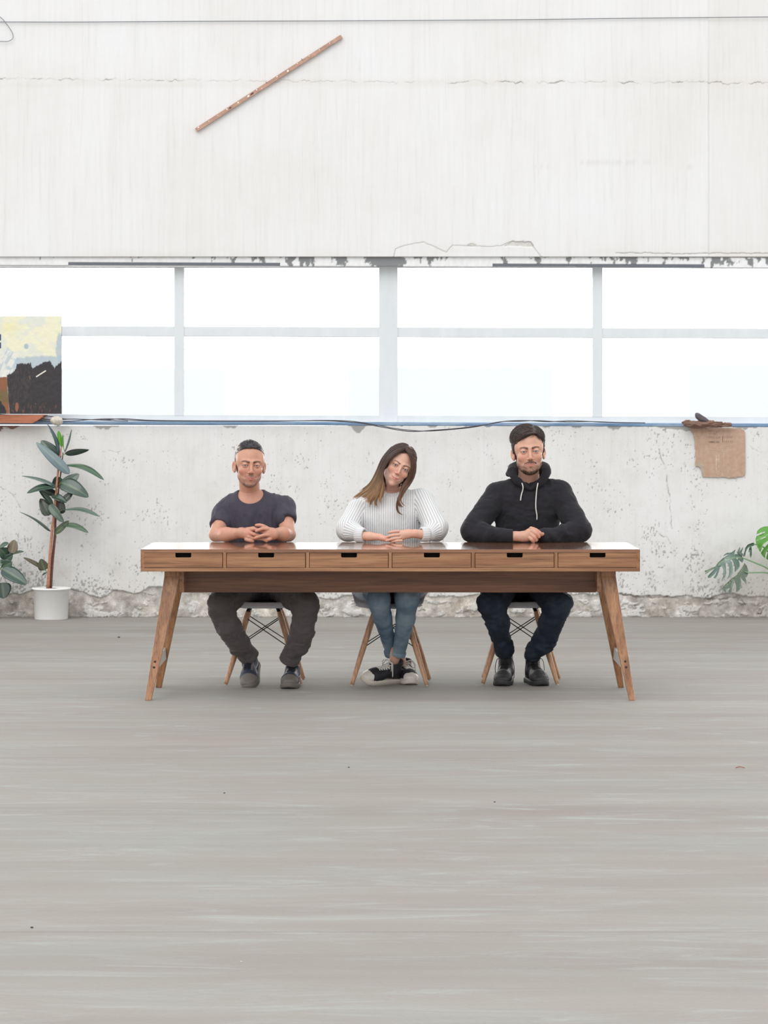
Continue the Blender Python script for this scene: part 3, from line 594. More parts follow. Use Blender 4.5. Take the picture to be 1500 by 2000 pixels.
class Head:
    def __init__(s, O, R, sc, neck_w, neck_r, female=False, skin=None, lip=None, brow=None, beard=0, beard_col=None, iris=(.12, .16, .18), smile=5., jaw=1.0, squint=1.0):
        s.O, s.R, s.sc, s.female = np.array(O), R, sc, female
        s.skin, s.lip, s.brow, s.beard, s.beard_col, s.iris, s.smile, s.jaw = skin, lip, brow, beard, beard_col, iris, smile, jaw
        s.sq = squint; s.neck = s.loc(np.array(neck_w)); s.neck_r = neck_r/sc
    def loc(s, p): return ((np.asarray(p)-s.O) @ s.R)/s.sc
    def wor(s, p): return s.O+s.sc*(np.asarray(p) @ s.R.T)
    def cran(s, v, gr=0.0, k=.02):
        v.ell((0, .012, .035), (.075+gr, .097+gr, .083+gr), k=k)
    def build(s):
        nk = s.neck; lo = np.minimum((-.10, -.14, -.14), nk-.085); hi = np.maximum((.10, .13, .135), nk+.085)
        v = Vol(lo, hi, .0020); f = s.female; j = s.jaw; e = np.array
        s.cran(v)
        v.ell((0, -.028, -.035), (.061*j, .060, .080), k=.03)
        v.ell((0, -.036, -.076), (.042*j, .047, .038), k=.022)
        v.ell((0, -.080, -.103), ((.015 if f else .021), .014, .015), k=.020)
        for x in (-1, 1):
            v.ell((x*.043*j, -.010, -.062), (.017, .024, .020), k=.028)
            v.ell((x*.039, -.066, -.030), (.022, .017, .018), k=.022)                 # cheek, lifted by the smile
            v.ell((x*.052, -.038, .022), (.016, .025, .028), k=.03)
            v.cap((x*.012, -.086, .017), (x*.046, -.066, .018), .007 if f else .0095, .007, k=.014)
            v.ell((x*.031, -.106, -.001), (.0175, .014, .0100), k=.014, sub=True)
            v.ell((x*.0145, -.097, -.001), (.006, .012, .012), k=.012, sub=True)
        v.cap((0, -.084, .010), (0, -.1055, -.034), .0060, .0082 if f else .0098, k=.014)
        for x in (-1, 1):
            v.ell((x*.0115, -.097, -.039), (.0068, .009, .0062), k=.006)
            v.cap((x*.0055, -.106, -.0475), (x*.0068, -.101, -.042), .0024, k=.002, sub=True)
            v.ell((x*.031, -.0775, -.001), (.0142, .0142, .0142), k=.005)
            v.ell((x*.031, -.094, -.0015), (.0132, .014, .0052*s.sq), k=.0015, sub=True)
        sm = s.smile; zl = -.0685
        v.ell((0, -.083, -.070), (.030, .016, .018), k=.014)
        for x in (-1, 1):
            v.cap((0, -.0995, zl+.0035), (x*.020, -.0925, zl+.0022+sm*.0004), .0034, .002, k=.004)
            v.cap((0, -.0985, zl-.0050), (x*.017, -.0925, zl-.0030+sm*.0003), .0046, .0026, k=.004)
            v.cap((0, -.1055, zl-.0003), (x*.013, -.1020, zl+.0004+sm*.00017), .0019, k=.0022, sub=True)
            v.cap((x*.013, -.1020, zl+.0004+sm*.00017), (x*(.0255 if f else .0305), -.0880, zl+sm*(.0007 if f else .0010)), .0019, .0018, k=.0022, sub=True)
            v.ell((x*.029, -.087, zl+sm*.0009), (.004, .005, .006), k=.006, sub=True)
            v.cap((x*.018, -.094, -.045), (x*.036, -.083, -.067), .0024, k=.007, sub=True)   # smile fold
            # ear
            if f: continue
            Re = rot(yaw=-x*30); v.ell((x*.0810, .009, -.012), (.0056, .0175, .0285), R=Re, k=.005)
            v.ell((x*.0765, .004, -.034), (.006, .010, .012), k=.008)
            v.ell((x*.0852, .0058, -.008), (.0042, .0095, .0175), R=Re, k=.002, sub=True)
        v.cap((0, .032, -.055), nk, .045 if f else .053, s.neck_r, k=.014)
        pass
        V, Fq = v.mesh(); s.vol = v; s.V0 = V
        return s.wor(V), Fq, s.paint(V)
    def paint(s, V):
        x, y, z = V.T; ax = np.abs(x); c = np.tile(s.skin, (len(V), 1)).astype(float); front = sstep(-.045, -.065, y)
        def mixc(c, col, m): m = np.clip(m, 0, 1)[:, None]; return c*(1-m)+np.asarray(col)[None]*m
        n = fbm(V*160, 3, 5); n2 = fbm(V*35, 3, 6); c *= (1+.14*(n2-.5)+.10*(n-.5))[:, None]
        red = s.skin*np.array((1.02, .76, .74))
        c = mixc(c, red, .55*np.exp(-((ax-.042)/.018)**2-((z+.032)/.016)**2)*front+.6*np.exp(-(x/.012)**2-((z+.036)/.012)**2)*front+.25*sstep(.074, .080, ax)*(z < .03)*(z > -.06))
        c = mixc(c, s.skin*np.array((.84, .72, .70)), .28*np.exp(-((ax-.030)/.018)**2-((z-.001)/.011)**2)*front)  # eye sockets redder, with some shade put into the skin colour
        zl = -.0685; zm = zl+s.smile*x*x*1.1; lw = .0240 if s.female else .0310
        up = .0058*np.sqrt(np.clip(1-(x/lw)**2, 0, 1))*(1-.25*np.exp(-(x/.004)**2)); dn = .0088*np.sqrt(np.clip(1-(x/(lw*.92))**2, 0, 1))
        inl = (z < zm+up) & (z > zm-dn) & (ax < lw) & (y < -.075); 
        if s.beard:
            zc = np.interp(ax, [0, .014, .028, .036, .048, .060, .078], [-.049, -.050, -.057, -.072, -.066, -.046, -.010])
            b = sstep(.004, -.006, z-zc)*sstep(.02, -.02, y-.02-(z < -.05)*.03)
            w_ = np.maximum(.42, sstep(-.086, -.106, z)*1.0+.25*sstep(.045, .06, ax)); w_ = np.where((z > zl+.004) & (ax < .034), .85, w_)
            w_ = w_*np.where((np.abs(ax-.018) < .010) & (z < zl-.006) & (z > zl-.022), .45, 1)
            b = b*(1-sstep(-.080, -.094, z)*sstep(-.045, -.022, y)); nk = sstep(-.150, -.116, z)*sstep(.005, -.04, y)*sstep(.050, .034, ax); b = b*np.where(z < -.112, nk, 1)
            nn = fbm(V*np.array((420, 420, 260)), 3, 8); m = b*w_*s.beard*(.35+1.1*nn)*np.where(inl, 0, 1)*np.where(y > .035, 0, 1)*sstep(.0765, .072, ax)
            c = mixc(c, s.beard_col, m)
        c = mixc(c, s.lip, inl*.85)
        c = mixc(c, s.lip*.25, sstep(.0016, .0005, np.abs(z-zm))*(ax < lw+.001)*(y < -.075)*.9)
        # brows
        u = np.clip((ax-.012)/.037, 0, 1); zb = .0155+.0062*np.sin(np.pi*u*.75)-.002*u; th = (.0028 if s.female else .0048)*(1-.55*u)+.0008
        bn = .6+.8*fbm(V*np.array((500, 300, 300)), 2, 12)
        c = mixc(c, s.brow, sstep(th*1.5, th*.5, np.abs(z-zb))*(ax > .0105)*(ax < .0495)*(y < -.03)*np.clip(bn, 0, 1)*(.85 if s.female else .9))
        # lash lines
        ex = (ax-.031)/.0137; ez = (z+.0015)/(.0055*s.sq); el = np.hypot(ex, ez)
        c = mixc(c, s.brow*.35, sstep(.28, .08, np.abs(el-1.06))*(ez > -.05)*(y < -.07)*1.0)
        c = mixc(c, s.brow*.6, sstep(.2, .05, np.abs(el-1.08))*(ez <= -.05)*(y < -.07)*.45)
        c = mixc(c, s.skin*.25, ((ax-.006)**2+(z+.0465)**2 < .0030**2)*(y < -.09))
        return np.clip(c, 0, 1)
    def eyes(s, parent):
        g = (np.array((0, -1., 0)) @ s.R); g /= np.linalg.norm(g)
        nu, nv = 32, 24; V = []; Fq = []
        for j in range(nv+1):
            t = math.pi*j/nv
            for i in range(nu): a = 2*math.pi*i/nu; V.append((math.sin(t)*math.cos(a), math.sin(t)*math.sin(a), math.cos(t)))
        for j in range(nv):
            for i in range(nu): Fq.append((j*nu+i, (j+1)*nu+i, (j+1)*nu+(i+1) % nu, j*nu+(i+1) % nu))
        V = np.array(V); zax = g; xa = np.cross((0, 0, 1.), zax); xa /= np.linalg.norm(xa); ya = np.cross(zax, xa); V = V @ np.stack([xa, ya, zax])
        ang = np.arccos(np.clip(V @ g, -1, 1)); c = np.tile((.40, .37, .36), (len(V), 1)).astype(float)
        c[ang < .48] = s.iris; c[(ang < .50) & (ang > .42)] = np.array(s.iris)*.4; c[ang < .26] = (.01, .01, .01)
        for x in (-1, 1): mk('eye', s.wor(V*.0123+np.array((x*.031, -.0778, -.0015))), np.array(Fq), eye_m, parent, cols=c)
    def hair_cap(s, parent, thick, yl_pts, col_fn, extra=None, grain=(90, 90, 25), amp=.002, name='hair', zmin=-.10, h=.0026, sides=0.):
        v = Vol((-.115, -.13, zmin-.02), (.115, .145, .165), h); g = v.grid(); X, Y, Z = g[..., 0], g[..., 1], g[..., 2]
        v.ell((0, .012, .035), (.075, .097, .083)); v.ell((0, .035, -.035), (.060+sides, .062, .060), k=.03); v.ell((0, -.028, -.005), (.0635+sides*.5, .055, .055), k=.03)
        z_, y_ = np.array(yl_pts).T; yl = np.interp(Z, z_, y_)
        n = (fbm(g*18, 2, 31)-.5)*.012
        m = sstep(-.002, .010, Y-yl+n-(extra(X, Y, Z) if extra else 0))
        t = thick(X, Y, Z)*m-.014*(1-m); v.D = v.D-t.astype(F32); v.D = np.maximum(v.D, (zmin-Z+(fbm(g*60, 2, 33)-.5)*.01).astype(F32))
        V, Fq = v.mesh(); nn = fbm(V*np.array(grain), 3, 40)-.5; V = disp(V, Fq, nn*amp*2); s.hvol = v; s.hV, s.hN = V, vnorm(V, Fq); s.yl = yl_pts
        return mk(name, s.wor(V), Fq, hair_m, parent, cols=col_fn(V, nn))
def locks(name, guides, n, rad, cols, parent, wr=None, sides=4, m=16, jit=.004, seed=3, flat=.6, mat=None, clumps=0, conv=.75):
    """many thin tapering strands blended between neighbouring guide lines; guides = list of point lists"""
    rg = np.random.default_rng(seed); G_ = [spline(g, m) for g in guides]; parts = []
    cl_t = np.sort(rg.random(max(clumps, 1)))*(len(G_)-1); cl_o = rg.normal(size=(max(clumps, 1), 3))*jit*1.6; cl_l = rg.uniform(.80, 1.0, max(clumps, 1)); cl_b = rg.uniform(.72, 1.3, max(clumps, 1))
    for q in range(n):
        t = rg.random()*(len(G_)-1)
        if clumps:
            ci = rg.integers(clumps); tt = cl_t[ci]; t0 = np.clip(tt+rg.normal()*.30, 0, len(G_)-1.001); i0, i1 = int(t0), min(int(tt), len(G_)-2)
            pa = G_[i0]*(1-t0+i0)+G_[i0+1]*(t0-i0); pb = G_[i1]*(1-tt+i1)+G_[i1+1]*(tt-i1)+cl_o[ci]*np.linspace(0, 1, m)[:, None]**.7
            wv = (conv*sstep(.25, 1., np.linspace(0, 1, m)))[:, None]; p = pa*(1-wv)+pb*wv; s_ = np.linspace(0, 1, m)[:, None]; ph = rg.random(3)*6.28
            p = p+jit*(1-.5*s_)*(rg.normal(size=3)*.6+.35*np.sin(s_*7+ph)); mm = max(int(m*cl_l[ci]*rg.uniform(.93, 1.0)), 6); p = p[:mm]
            rr = rad*rg.uniform(.6, 1.3)*np.interp(np.linspace(0, 1, mm), [0, .15, .7, 1], [.7, 1, .9, .15]); V, Fq = tube(p, rr, sides, None, flat)
            sv = np.concatenate([np.repeat(np.linspace(0, mm/m, mm), sides), [0, mm/m]]); parts.append((V, Fq, cols(sv, cl_b[ci]*rg.uniform(.8, 1.2)))); continue
        i = int(t); u = t-i; p = G_[i]*(1-u)+G_[i+1]*u
        ph = rg.random(3)*6.28; s_ = np.linspace(0, 1, m)[:, None]; amp = jit*(.3+1.2*s_)
        p = p+amp*(rg.normal(size=3)*.7+.5*np.sin(s_*6+ph)); cut = rg.uniform(.78, 1.0); mm = max(int(m*cut), 6); p = p[:mm]
        r0 = rad*rg.uniform(.6, 1.3); rr = r0*np.interp(np.linspace(0, 1, mm), [0, .15, .6, 1], [.7, 1, .9, .15])
        V, Fq = tube(p, rr, sides, None, flat); sv = np.concatenate([np.repeat(np.linspace(0, mm/m, mm), sides), [0, mm/m]]); b = rg.uniform(.75, 1.25)
        parts.append((V, Fq, cols(sv, b)))
    V, Fq, c = join(parts); return mk(name, V, fixq(Fq.tolist()), mat or hair_m, parent, cols=np.clip(c, 0, 1))
def cap_strands(hd, n, dirf, lenf, rad, colf, parent, seed, lift=.10, name='strands', wob=.2, off=.004):
    rg = np.random.default_rng(seed); z_, y_ = np.array(hd.yl).T; V, N = hd.hV, hd.hN; ok = np.nonzero(V[:, 1] > np.interp(V[:, 2], z_, y_)-off)[0]
    ax = hd.hvol.ax; D = hd.hvol.D; h = hd.hvol.h; lo = hd.hvol.lo; parts = []
    def dist(p): i = np.clip(((p-lo)/h).round().astype(int), 0, hd.hvol.n-1); return D[i[0], i[1], i[2]]
    def grad(p):
        e = 2*h; g = np.array([dist(p+np.eye(3)[k]*e)-dist(p-np.eye(3)[k]*e) for k in range(3)]); l = np.linalg.norm(g); return g/l if l > 1e-6 else np.array((0, 0, 1.))
    for i in rg.choice(ok, n):
        p = V[i].copy(); L = lenf(p)*rg.uniform(.7, 1.2); 
        if L <= 0: continue
        pts = [p-N[i]*.001]; d0 = dirf(p)+rg.normal(size=3)*wob
        for k in range(4):
            g = grad(p); d = d0-g*d0.dot(g); d = d/(np.linalg.norm(d)+1e-9)+g*lift*(k*.35); p = p+d*L/4; dd = dist(p)
            if dd < .0008: p = p+g*(.0010-dd)
            pts.append(p)
        V_, F_ = tube([hd.wor(t) for t in pts], [rad*.8, rad, rad*.9, rad*.6, rad*.2], 4, None, .7); parts.append((V_, F_, np.tile(colf(V[i])*rg.uniform(.65, 1.45), (len(V_), 1))))
    V_, F_, c_ = join(parts); return mk(name, V_, fixq(F_.tolist()), hair_m, parent, cols=np.clip(c_, 0, 1))
def person(label, loc, name='person'): return root(name, loc, label, 'person')
def folds(V, Fq, amp, sc, seed, aniso=(1, 1, 1), ridge=True):
    p = V*np.array(aniso)*sc; w_ = np.stack([fbm(p*.7+9, 2, seed+7), fbm(p*.7+3, 2, seed+8), fbm(p*.7, 2, seed+9)], -1)*1.2
    n = fbm(p+w_, 2, seed); n = 1-4*(np.sqrt((n-.5)**2+.0022)-.047) if ridge else (n-.5)*2
    return disp(V, Fq, amp*(n-.45))

# ------------------------------------------------------------ shoes
def shoe(parent, pivot, yaw, pitch, roll, style, L=.285, name='shoe', label=None):
    W = 1.0 if L > .27 else .92; hi = style in ('boot', 'mid'); hL = L/2
    Rm = np.array(Matrix.Rotation(math.radians(yaw), 3, 'Z') @ Matrix.Rotation(math.radians(roll), 3, 'Y') @ Matrix.Rotation(math.radians(pitch), 3, 'X'))
    pv = np.array((0, -hL*.62, 0)); wor = lambda p: np.asarray(pivot)+(np.asarray(p)-pv) @ Rm.T
    q = L/.285; v = Vol((-.07, -hL-.02, -.005), (.07, hL+.03, .20), .0030)
    v.ell((0, -.088*q, .034), (.045*W, .050*q, .027), k=.02); v.ell((0, -.050*q, .040), (.045*W, .055*q, .032), k=.02)
    v.cap((0, -.055*q, .048), (0, .055*q, .062), .034*W, .036*W, k=.025); v.ell((0, .092*q, .045), (.034*W, .040*q, .040), k=.02)
    top = {'boot': .150, 'mid': .105, 'low': .122, 'trainer': .098}[style]
    v.cap((0, .055*q, .06), (0, .072*q, top), .040*W, .037*W, k=.02)
    v.cap((0, .056*q, top+.004), (0, .072*q, top+.05), .030*W, .031*W, k=.003, sub=True)
    v.plane((0, -.12, 1), top+.006-.010 if style != 'boot' else top+.004); v.plane((0, 0, -1), -.012)
    V, Fq = v.mesh()
    V = folds(V, Fq, .0012, 45, 77)
    x, y, z = V.T; ax = np.abs(x); n = fbm(V*120, 2, 4); c = np.zeros((len(V), 3))
    yn = y/q
    if style == 'trainer':
        c[:] = lin(52, 58, 76)*(.8+.4*n)[:, None]
        toe = yn < -.085; c[toe] = lin(118, 112, 106); band = (yn < -.058) & (yn > -.085) & (z < .058); c[band] = lin(50, 52, 66)
        ov = (ax > .020) & (ax < .030) & (yn > -.06) & (yn < .03) & (z > .05); c[ov] = lin(120, 112, 104)
        tong = (ax <= .019) & (yn > -.06) & (yn < .05) & (z > .05); c[tong] = lin(34, 42, 70)
        low_ = (z < .036) & (yn > -.06); c[low_] = lin(104, 98, 92)
        # pale swoosh-shaped side mark
        t = (yn+.045)/.115; zc = .042+.030*t**2.2; hw = .0085*(1-t)**.8+.0008
        sw = (t > 0) & (t < 1) & (np.abs(z-zc+.004) < hw) & (ax > .024); c[sw] = lin(232, 230, 226)
        hl = (yn > .085); c[hl] = lin(70, 70, 82)
    elif style == 'low':
        c[:] = lin(34, 35, 42)*(.8+.4*n)[:, None]
        c[(z < .030)] = lin(214, 206, 194); st = (np.abs(z-.031) < .0016); c[st] = lin(40, 40, 44)
        ed = (ax > .0175*W) & (ax < .0205*W) & (yn > -.055) & (yn < .045) & (z > .05); c[ed] = lin(120, 118, 120)
        c[(ax <= .0175*W) & (yn > -.055) & (z > .05)] = lin(40, 41, 50)
    else:
        c[:] = lin(42, 41, 44)*(.75+.5*n)[:, None]; tp = yn < -.06; c[tp] = lin(62, 61, 64)
        c[(z < .034)] = lin(50, 49, 52)
        c[(ax <= .018) & (yn > -.05) & (z > .055)] = lin(30, 26, 28)
    up = mk(name, wor(V), Fq, vcol('shoe_'+style, .6 if style != 'boot' else .5, bump=.3, bscale=300), parent, cols=c)
    if label: up['label'] = label
    # sole
    ys_ = np.linspace(-1, 1, 33); ww = np.interp(ys_, [-1, -.93, -.8, -.55, -.3, .1, .5, .8, .95, 1], [.010, .026, .038, .047, .047, .040, .036, .035, .024, .010])*W
    ww = ww+.0012; lv = [(0, -.002), (.003, .0015), (.020, .0015), (.027 if style == 'low' else .024, 0), (.027, -.006)]; Vs = []
    ring = [(sx*w_, y_*(hL+.002)) for sx, rng in ((1, range(33)), (-1, range(32, -1, -1))) for w_, y_ in [(ww[i], ys_[i]) for i in rng]]
    for z_, g in lv:
        for (a, b) in ring:
            r_ = math.hypot(a, b); tl = .010*max(0, (-b/hL-.72)/.28)**1.5+.004*max(0, (b/hL-.85)/.15)
            Vs.append((a*(1+g/.045), b*(1+g/.14), z_+tl))
    nr = len(ring); Fs = [(i*nr+k, i*nr+(k+1) % nr, (i+1)*nr+(k+1) % nr, (i+1)*nr+k) for i in range(len(lv)-1) for k in range(nr)]
    Vs = np.array(Vs); Fs = [tuple(f) for f in Fs]+[tuple(range(nr))[::-1], tuple(range((len(lv)-1)*nr, len(lv)*nr))]
    scol = {'trainer': srgb(112, 106, 100), 'low': srgb(214, 207, 196), 'mid': srgb(52, 50, 52), 'boot': srgb(58, 57, 60)}[style]
    so = mk('sole', wor(Vs), Fs, plain('sole_'+style, scol, .65), up)
    if style == 'low':
        t = Vol((-.06, -hL-.02, 0), (.06, -.05, .08), .0022); t.ell((0, -.088*q, .034), (.0465*W, .0515*q, .0285), k=.01); t.ell((0, -.050*q, .040), (.0465*W, .0565*q, .0335), k=.02)
        g = t.grid(); t.D = np.maximum(t.D, (g[..., 1]+.083*q+7*g[..., 0]**2-.0).astype(F32)); t.plane((0, 0, -1), -.018)
        V, Fq = t.mesh(); mk('toe_cap', wor(V), Fq, plain('rubber_toe', srgb(220, 214, 205), .45, coat=.2), up)
    # laces over the instep
    rl = .0030 if style == 'low' else .0019; parts = []; rows = {'low': 6, 'trainer': 5, 'mid': 6, 'boot': 7}[style]
    y0_, y1_ = -.052*q, (.030 if style != 'boot' else .026)*q
    def tz(x, y): r_ = top_z(v, x, y); return r_ if r_ is not None else .06
    fr_ = [(y0_+(y1_-y0_)*i/(rows-1)) for i in range(rows)]
    for i in range(rows):
        y_ = fr_[i]; pts = [(sx*.021*W, y_, tz(sx*.021*W, y_)+.0012) for sx in (-1, -.5, 0, .5, 1)]; parts.append((pts, rl, 5, 9))
        if i < rows-1:
            for sg in (-1, 1): parts.append(([(sg*sx*.021*W, y_+(fr_[i+1]-y_)*(1-sx)/2*1., tz(sg*sx*.021*W, y_+(fr_[i+1]-y_)*(1-sx)/2)+.0024) for sx in (1, .5, 0, -.5, -1)], rl, 5, 9))
    yt, zt = y1_, tz(0, y1_)
    if style == 'low':
        for sg in (-1, 1):
            parts.append(([(0, yt, zt+.003), (sg*.020, yt-.012, zt+.012), (sg*.042, yt-.024, zt-.006), (sg*.036, yt-.014, zt-.028), (sg*.015, yt-.004, zt)], .0029, 5, 16))
            parts.append(([(0, yt, zt+.003), (sg*.025, yt-.010, zt+.008), (sg*.045, yt-.012, zt-.025), (sg*.050, yt-.005, zt-.055)], .0029, 5, 14))
    if style == 'boot':
        parts = parts[:]; 
        for i in range(4):
            zz = .085+.018*i; yy = .072*q-.0385*W+.0  # around the shaft front
            parts.append(([(-.020, yy+.008-(zz-.1)*.1, zz), (0, yy-.001-(zz-.1)*.1, zz+.003), (.020, yy+.008-(zz-.1)*.1, zz)], .0022, 5, 8))
        for sg in (-1, 1): parts.append(([(sg*.018, .030*q, .135), (sg*.040, .024*q, .128), (sg*.050, .02*q, .09), (sg*.049, .02*q, .045 if sg < 0 else .03)], .0018, 5, 14))
    parts = [([tuple(wor(np.array(p))) for p in a[0]],)+tuple(a[1:]) for a in parts]
    mktubes('lace', [(a[0], a[1], a[2], a[3]) for a in parts], lace_w if style == 'low' else lace_b, up)
    return up

def X(px, y): return P(px, 804, y)[0]
def fingers(v, F, fs, r0, r1):
    for pts in fs:
        w_ = [F(*p) for p in pts]; w_ = spline(w_, 7) if len(w_) > 2 else w_; rs = np.linspace(r0, r1, len(w_))
        for i in range(len(w_)-1): v.cap(w_[i], w_[i+1], rs[i]*(1.04 if i in (2, 5) else 1), rs[i+1], k=.0014)
def hand_col(V, skin, tips=(), nails=()):
    c = np.tile(skin, (len(V), 1)).astype(float); n = fbm(V*150, 3, 15); n2 = fbm(V*45, 2, 16); c *= (1+.14*(n-.5)+.16*(n2-.5))[:, None]
    c[:, 1:] *= (1-.10*sstep(.5, .75, n2))[:, None]
    for p in tips: m = np.exp(-(np.linalg.norm(V-p, axis=1)/.012)**2)[:, None]*.5; c = c*(1-m)+skin*np.array((1.03, .74, .72))*m
    for p in nails: m = (np.linalg.norm(V-p, axis=1) < .0065)[:, None]*.55; c = c*(1-m)+np.array(skin*np.array((1.12, 1.05, 1.1)))*m
    return np.clip(c, 0, 1)
def sh_chest(v, secs, grow=-.012):
    v.loft([(a, b, c_, d+grow, e_+grow) for a, b, c_, d, e_ in secs], k=.02)
# ============================================================ MAN 1 : dark T-shirt
def man1():
    A = crop(380, 840, 5.77); B = crop(380, 1130, 5.77); Hh = crop(450, 1010, 13.64); skin = lin(200, 150, 128)
    r = person('man in a dark grey T-shirt with clasped bare forearms on the desk', (X(510, 1.05), 1.05, 0))
    O = P(487.3, 907.5, .955)
    hd = Head(O, rot(8.5, 1, 2.5), 1.0, P(491, 990, 1.05), .056, skin=skin, lip=lin(196, 118, 110), brow=lin(72, 52, 46), beard=.8, beard_col=lin(96, 80, 70), iris=lin(92, 96, 88), smile=8, jaw=.96, squint=.62)
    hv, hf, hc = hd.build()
    secs = [(.47, X(514, 1.1), 1.11, .158, .12), (.62, X(508, 1.1), 1.09, .155, .12), (.76, X(499, 1.05), 1.055, .156, .12), (.88, X(495, 1.05), 1.035, .166, .112), (.945, X(491, 1.05), 1.025, .16, .096), (.99, X(490, 1.03), 1.02, .115, .075), (1.02, X(490, 1.03), 1.02, .07, .055)]
    # arms and hands: one skin volume
    a = Vol(P(404, 1062, .66), (P(584, 985, 1.06)[0], 1.10, P(0, 985, 1.0)[2]), .0026); a.lo[2] = .75
    a = Vol((X(404, .9), .66, .748), (X(584, .9), 1.09, .925), .0027)
    sL, eL, mL, wL = P(436, 1006, 1.035), P(423, 1044, .905), P(442, 1044, .83), P(472, 1041, .765)
    sR, eR, mR, wR = P(556, 998, 1.035), P(562.5, 1043, .905), P(552, 1043, .83), P(532, 1042, .768)
    a.cap(sL, eL, .048, .038, .02); a.cap(eL, mL, .037, .0375, .015); a.cap(mL, wL, .0375, .0245, .012)
    a.cap(sR, eR, .048, .039, .02); a.cap(eR, mR, .038, .0375, .015); a.cap(mR, wR, .0375, .0250, .012)
    a.ell(Hh(330, 420, .757), (.040, .026, .027), R=rot(roll=12), k=.014); a.ell(Hh(480, 450, .750), (.026, .022, .034), R=rot(roll=20), k=.010)
    a.ell(Hh(1120, 460, .757), (.034, .026, .030), R=rot(roll=-8), k=.014); a.ell(Hh(1020, 440, .748), (.024, .022, .034), R=rot(roll=-14), k=.010)
    fL = [[(540, 320, .742), (660, 320, .738), (820, 375, .746), (940, 420, .738)], [(520, 420, .735), (640, 460, .730), (760, 490, .742), (850, 540, .752)], [(480, 520, .735), (600, 560, .738), (850, 585, .742), (965, 635, .736)], [(420, 595, .738), (520, 625, .730), (600, 645, .736)]]
    fR = [[(1000, 300, .744), (890, 245, .738), (790, 212, .736), (690, 218, .742)], [(980, 320, .735), (860, 310, .728), (760, 340, .722), (692, 372, .722)], [(1020, 480, .732), (900, 480, .722), (780, 515, .718), (655, 560, .724)], [(1060, 580, .736), (980, 600, .735), (900, 560, .75)]]
    fingers(a, Hh, fL, .0098, .0080); fingers(a, Hh, fR, .0098, .0080)
    a.cap(Hh(420, 330, .775), Hh(620, 290, .768), .011, .009, k=.008); a.cap(Hh(1130, 340, .775), Hh(980, 300, .770), .011, .009, k=.008)
    for q in ((640, 660), (250, 640)): pass
    V, Fq = a.mesh(); tips = [Hh(*f[-1]) for f in fL+fR]; nails = [Hh(690, 352, .712), Hh(650, 550, .714)]
    ac = hand_col(V, skin*.98, tips, nails)
    b = Vol((secs[0][1]-.25, .85, .44), (secs[0][1]+.2, 1.26, 1.08), .010); sh_chest(b, secs); b.cap(P(488, 985, 1.02), P(436, 1006, 1.035), .035, .042, .03); b.cap(P(492, 980, 1.02), P(556, 998, 1.035), .035, .042, .03)
    b.cap(P(491, 992, 1.03), P(490, 980, 1.03), .052, .050, .05); V2, F2 = b.mesh()
    V_, F_, C_ = join([(hv, hf, hc), (V, Fq, ac), (V2, F2, hand_col(V2, skin))])
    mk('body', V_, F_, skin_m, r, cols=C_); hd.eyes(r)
    # short faded hair with a raised crest
    def th(X_, Y_, Z_): return .0022+.0065*sstep(.060, .105, Z_)*np.exp(-((X_+.006)/.060)**2)+.002*sstep(.085, .1, Z_)
    def cf(V, n):
        z = V[:, 2]; k = (sstep(.055, .085, z+(fbm(V*60, 2, 3)-.5)*.02)*sstep(.064, .048, np.abs(V[:, 0])))[:, None]; return np.clip((lin(122, 108, 100)*(1-k)+lin(48, 44, 48)*k)*(1+1.2*n[:, None]), 0, 1)
    h = hd.hair_cap(r, th, [(-.12, .09), (-.06, .06), (-.035, .035), (-.01, .006), (.03, -.014), (.060, -.034), (.080, -.054), (.090, -.074), (.098, -.095), (.15, -.2)], cf, amp=.0012, extra=lambda X_, Y_, Z_: .012*np.exp(-(X_/.03)**2)*(Z_ < .1)*0, zmin=-.055)
    cap_strands(hd, 1500, lambda p: np.array((-.5, -.2, .6)) if p[2] > .07 else np.array((0, .4, -1.)), lambda p: (.011 if p[2] > .085 else .007 if p[2] > .06 else .0025), .0008, lambda p: lin(48, 44, 48) if p[2] > .068 and abs(p[0]) < .056 else lin(122, 108, 98), h, 5, lift=.55, wob=.25)
    # T-shirt
    t = Vol((X(400, .95), .84, .46), (X(588, .95), 1.26, 1.06), .0048); t.loft(secs, k=.01)
    t.cap(P(486, 981, 1.02), P(433, 1004, 1.035), .040, .051, .035); t.cap(P(494, 975, 1.02), P(555, 990, 1.035), .040, .050, .035)
    t.cap(P(433, 1004, 1.035), P(429, 1022, .975), .052, .0535, .02); t.cap(P(555, 990, 1.035), P(558, 1011, .975), .051, .0535, .02)
    # sleeve hems cut square to the arm, neckline scooped
    for s_, c2, dn in ((P(433, 1004, 1.035), P(428, 1027, .955), 0), (P(555, 990, 1.035), P(559, 1016, .955), 0)):
        d = (c2-s_)/np.linalg.norm(c2-s_); g = t.grid(); q = (g-c2) @ d; m = (g[..., 0] < c2[0]+.047) if c2[0] < secs[2][1] else (g[..., 0] > c2[0]-.016)
        cut = np.where(m & (q > -.05), q, -1.).astype(F32); t.D = np.maximum(t.D, cut)
    t.ell(P(489.5, 963, .955), (.070, .12, .056), R=rot(roll=-8), k=.004, sub=True)
    V, Fq = t.mesh(); V0 = V.copy(); V = folds(V, Fq, .012, 9, 51, (1.9, 1, .45)); V = folds(V, Fq, .004, 22, 52, (1.6, 1, .6)); wn_ = sstep(.075, .13, np.linalg.norm((V0-P(489.5, 963, .94))*np.array((1, .5, 1)), axis=1))[:, None]; V = V0+(V-V0)*wn_
    ts = mk('shirt', V, Fq, cloth('charcoal_jersey', srgb(70, 67, 78), var=.12), r)
    a0 = np.linspace(-math.pi*1.0, 0, 26)
    ring = []
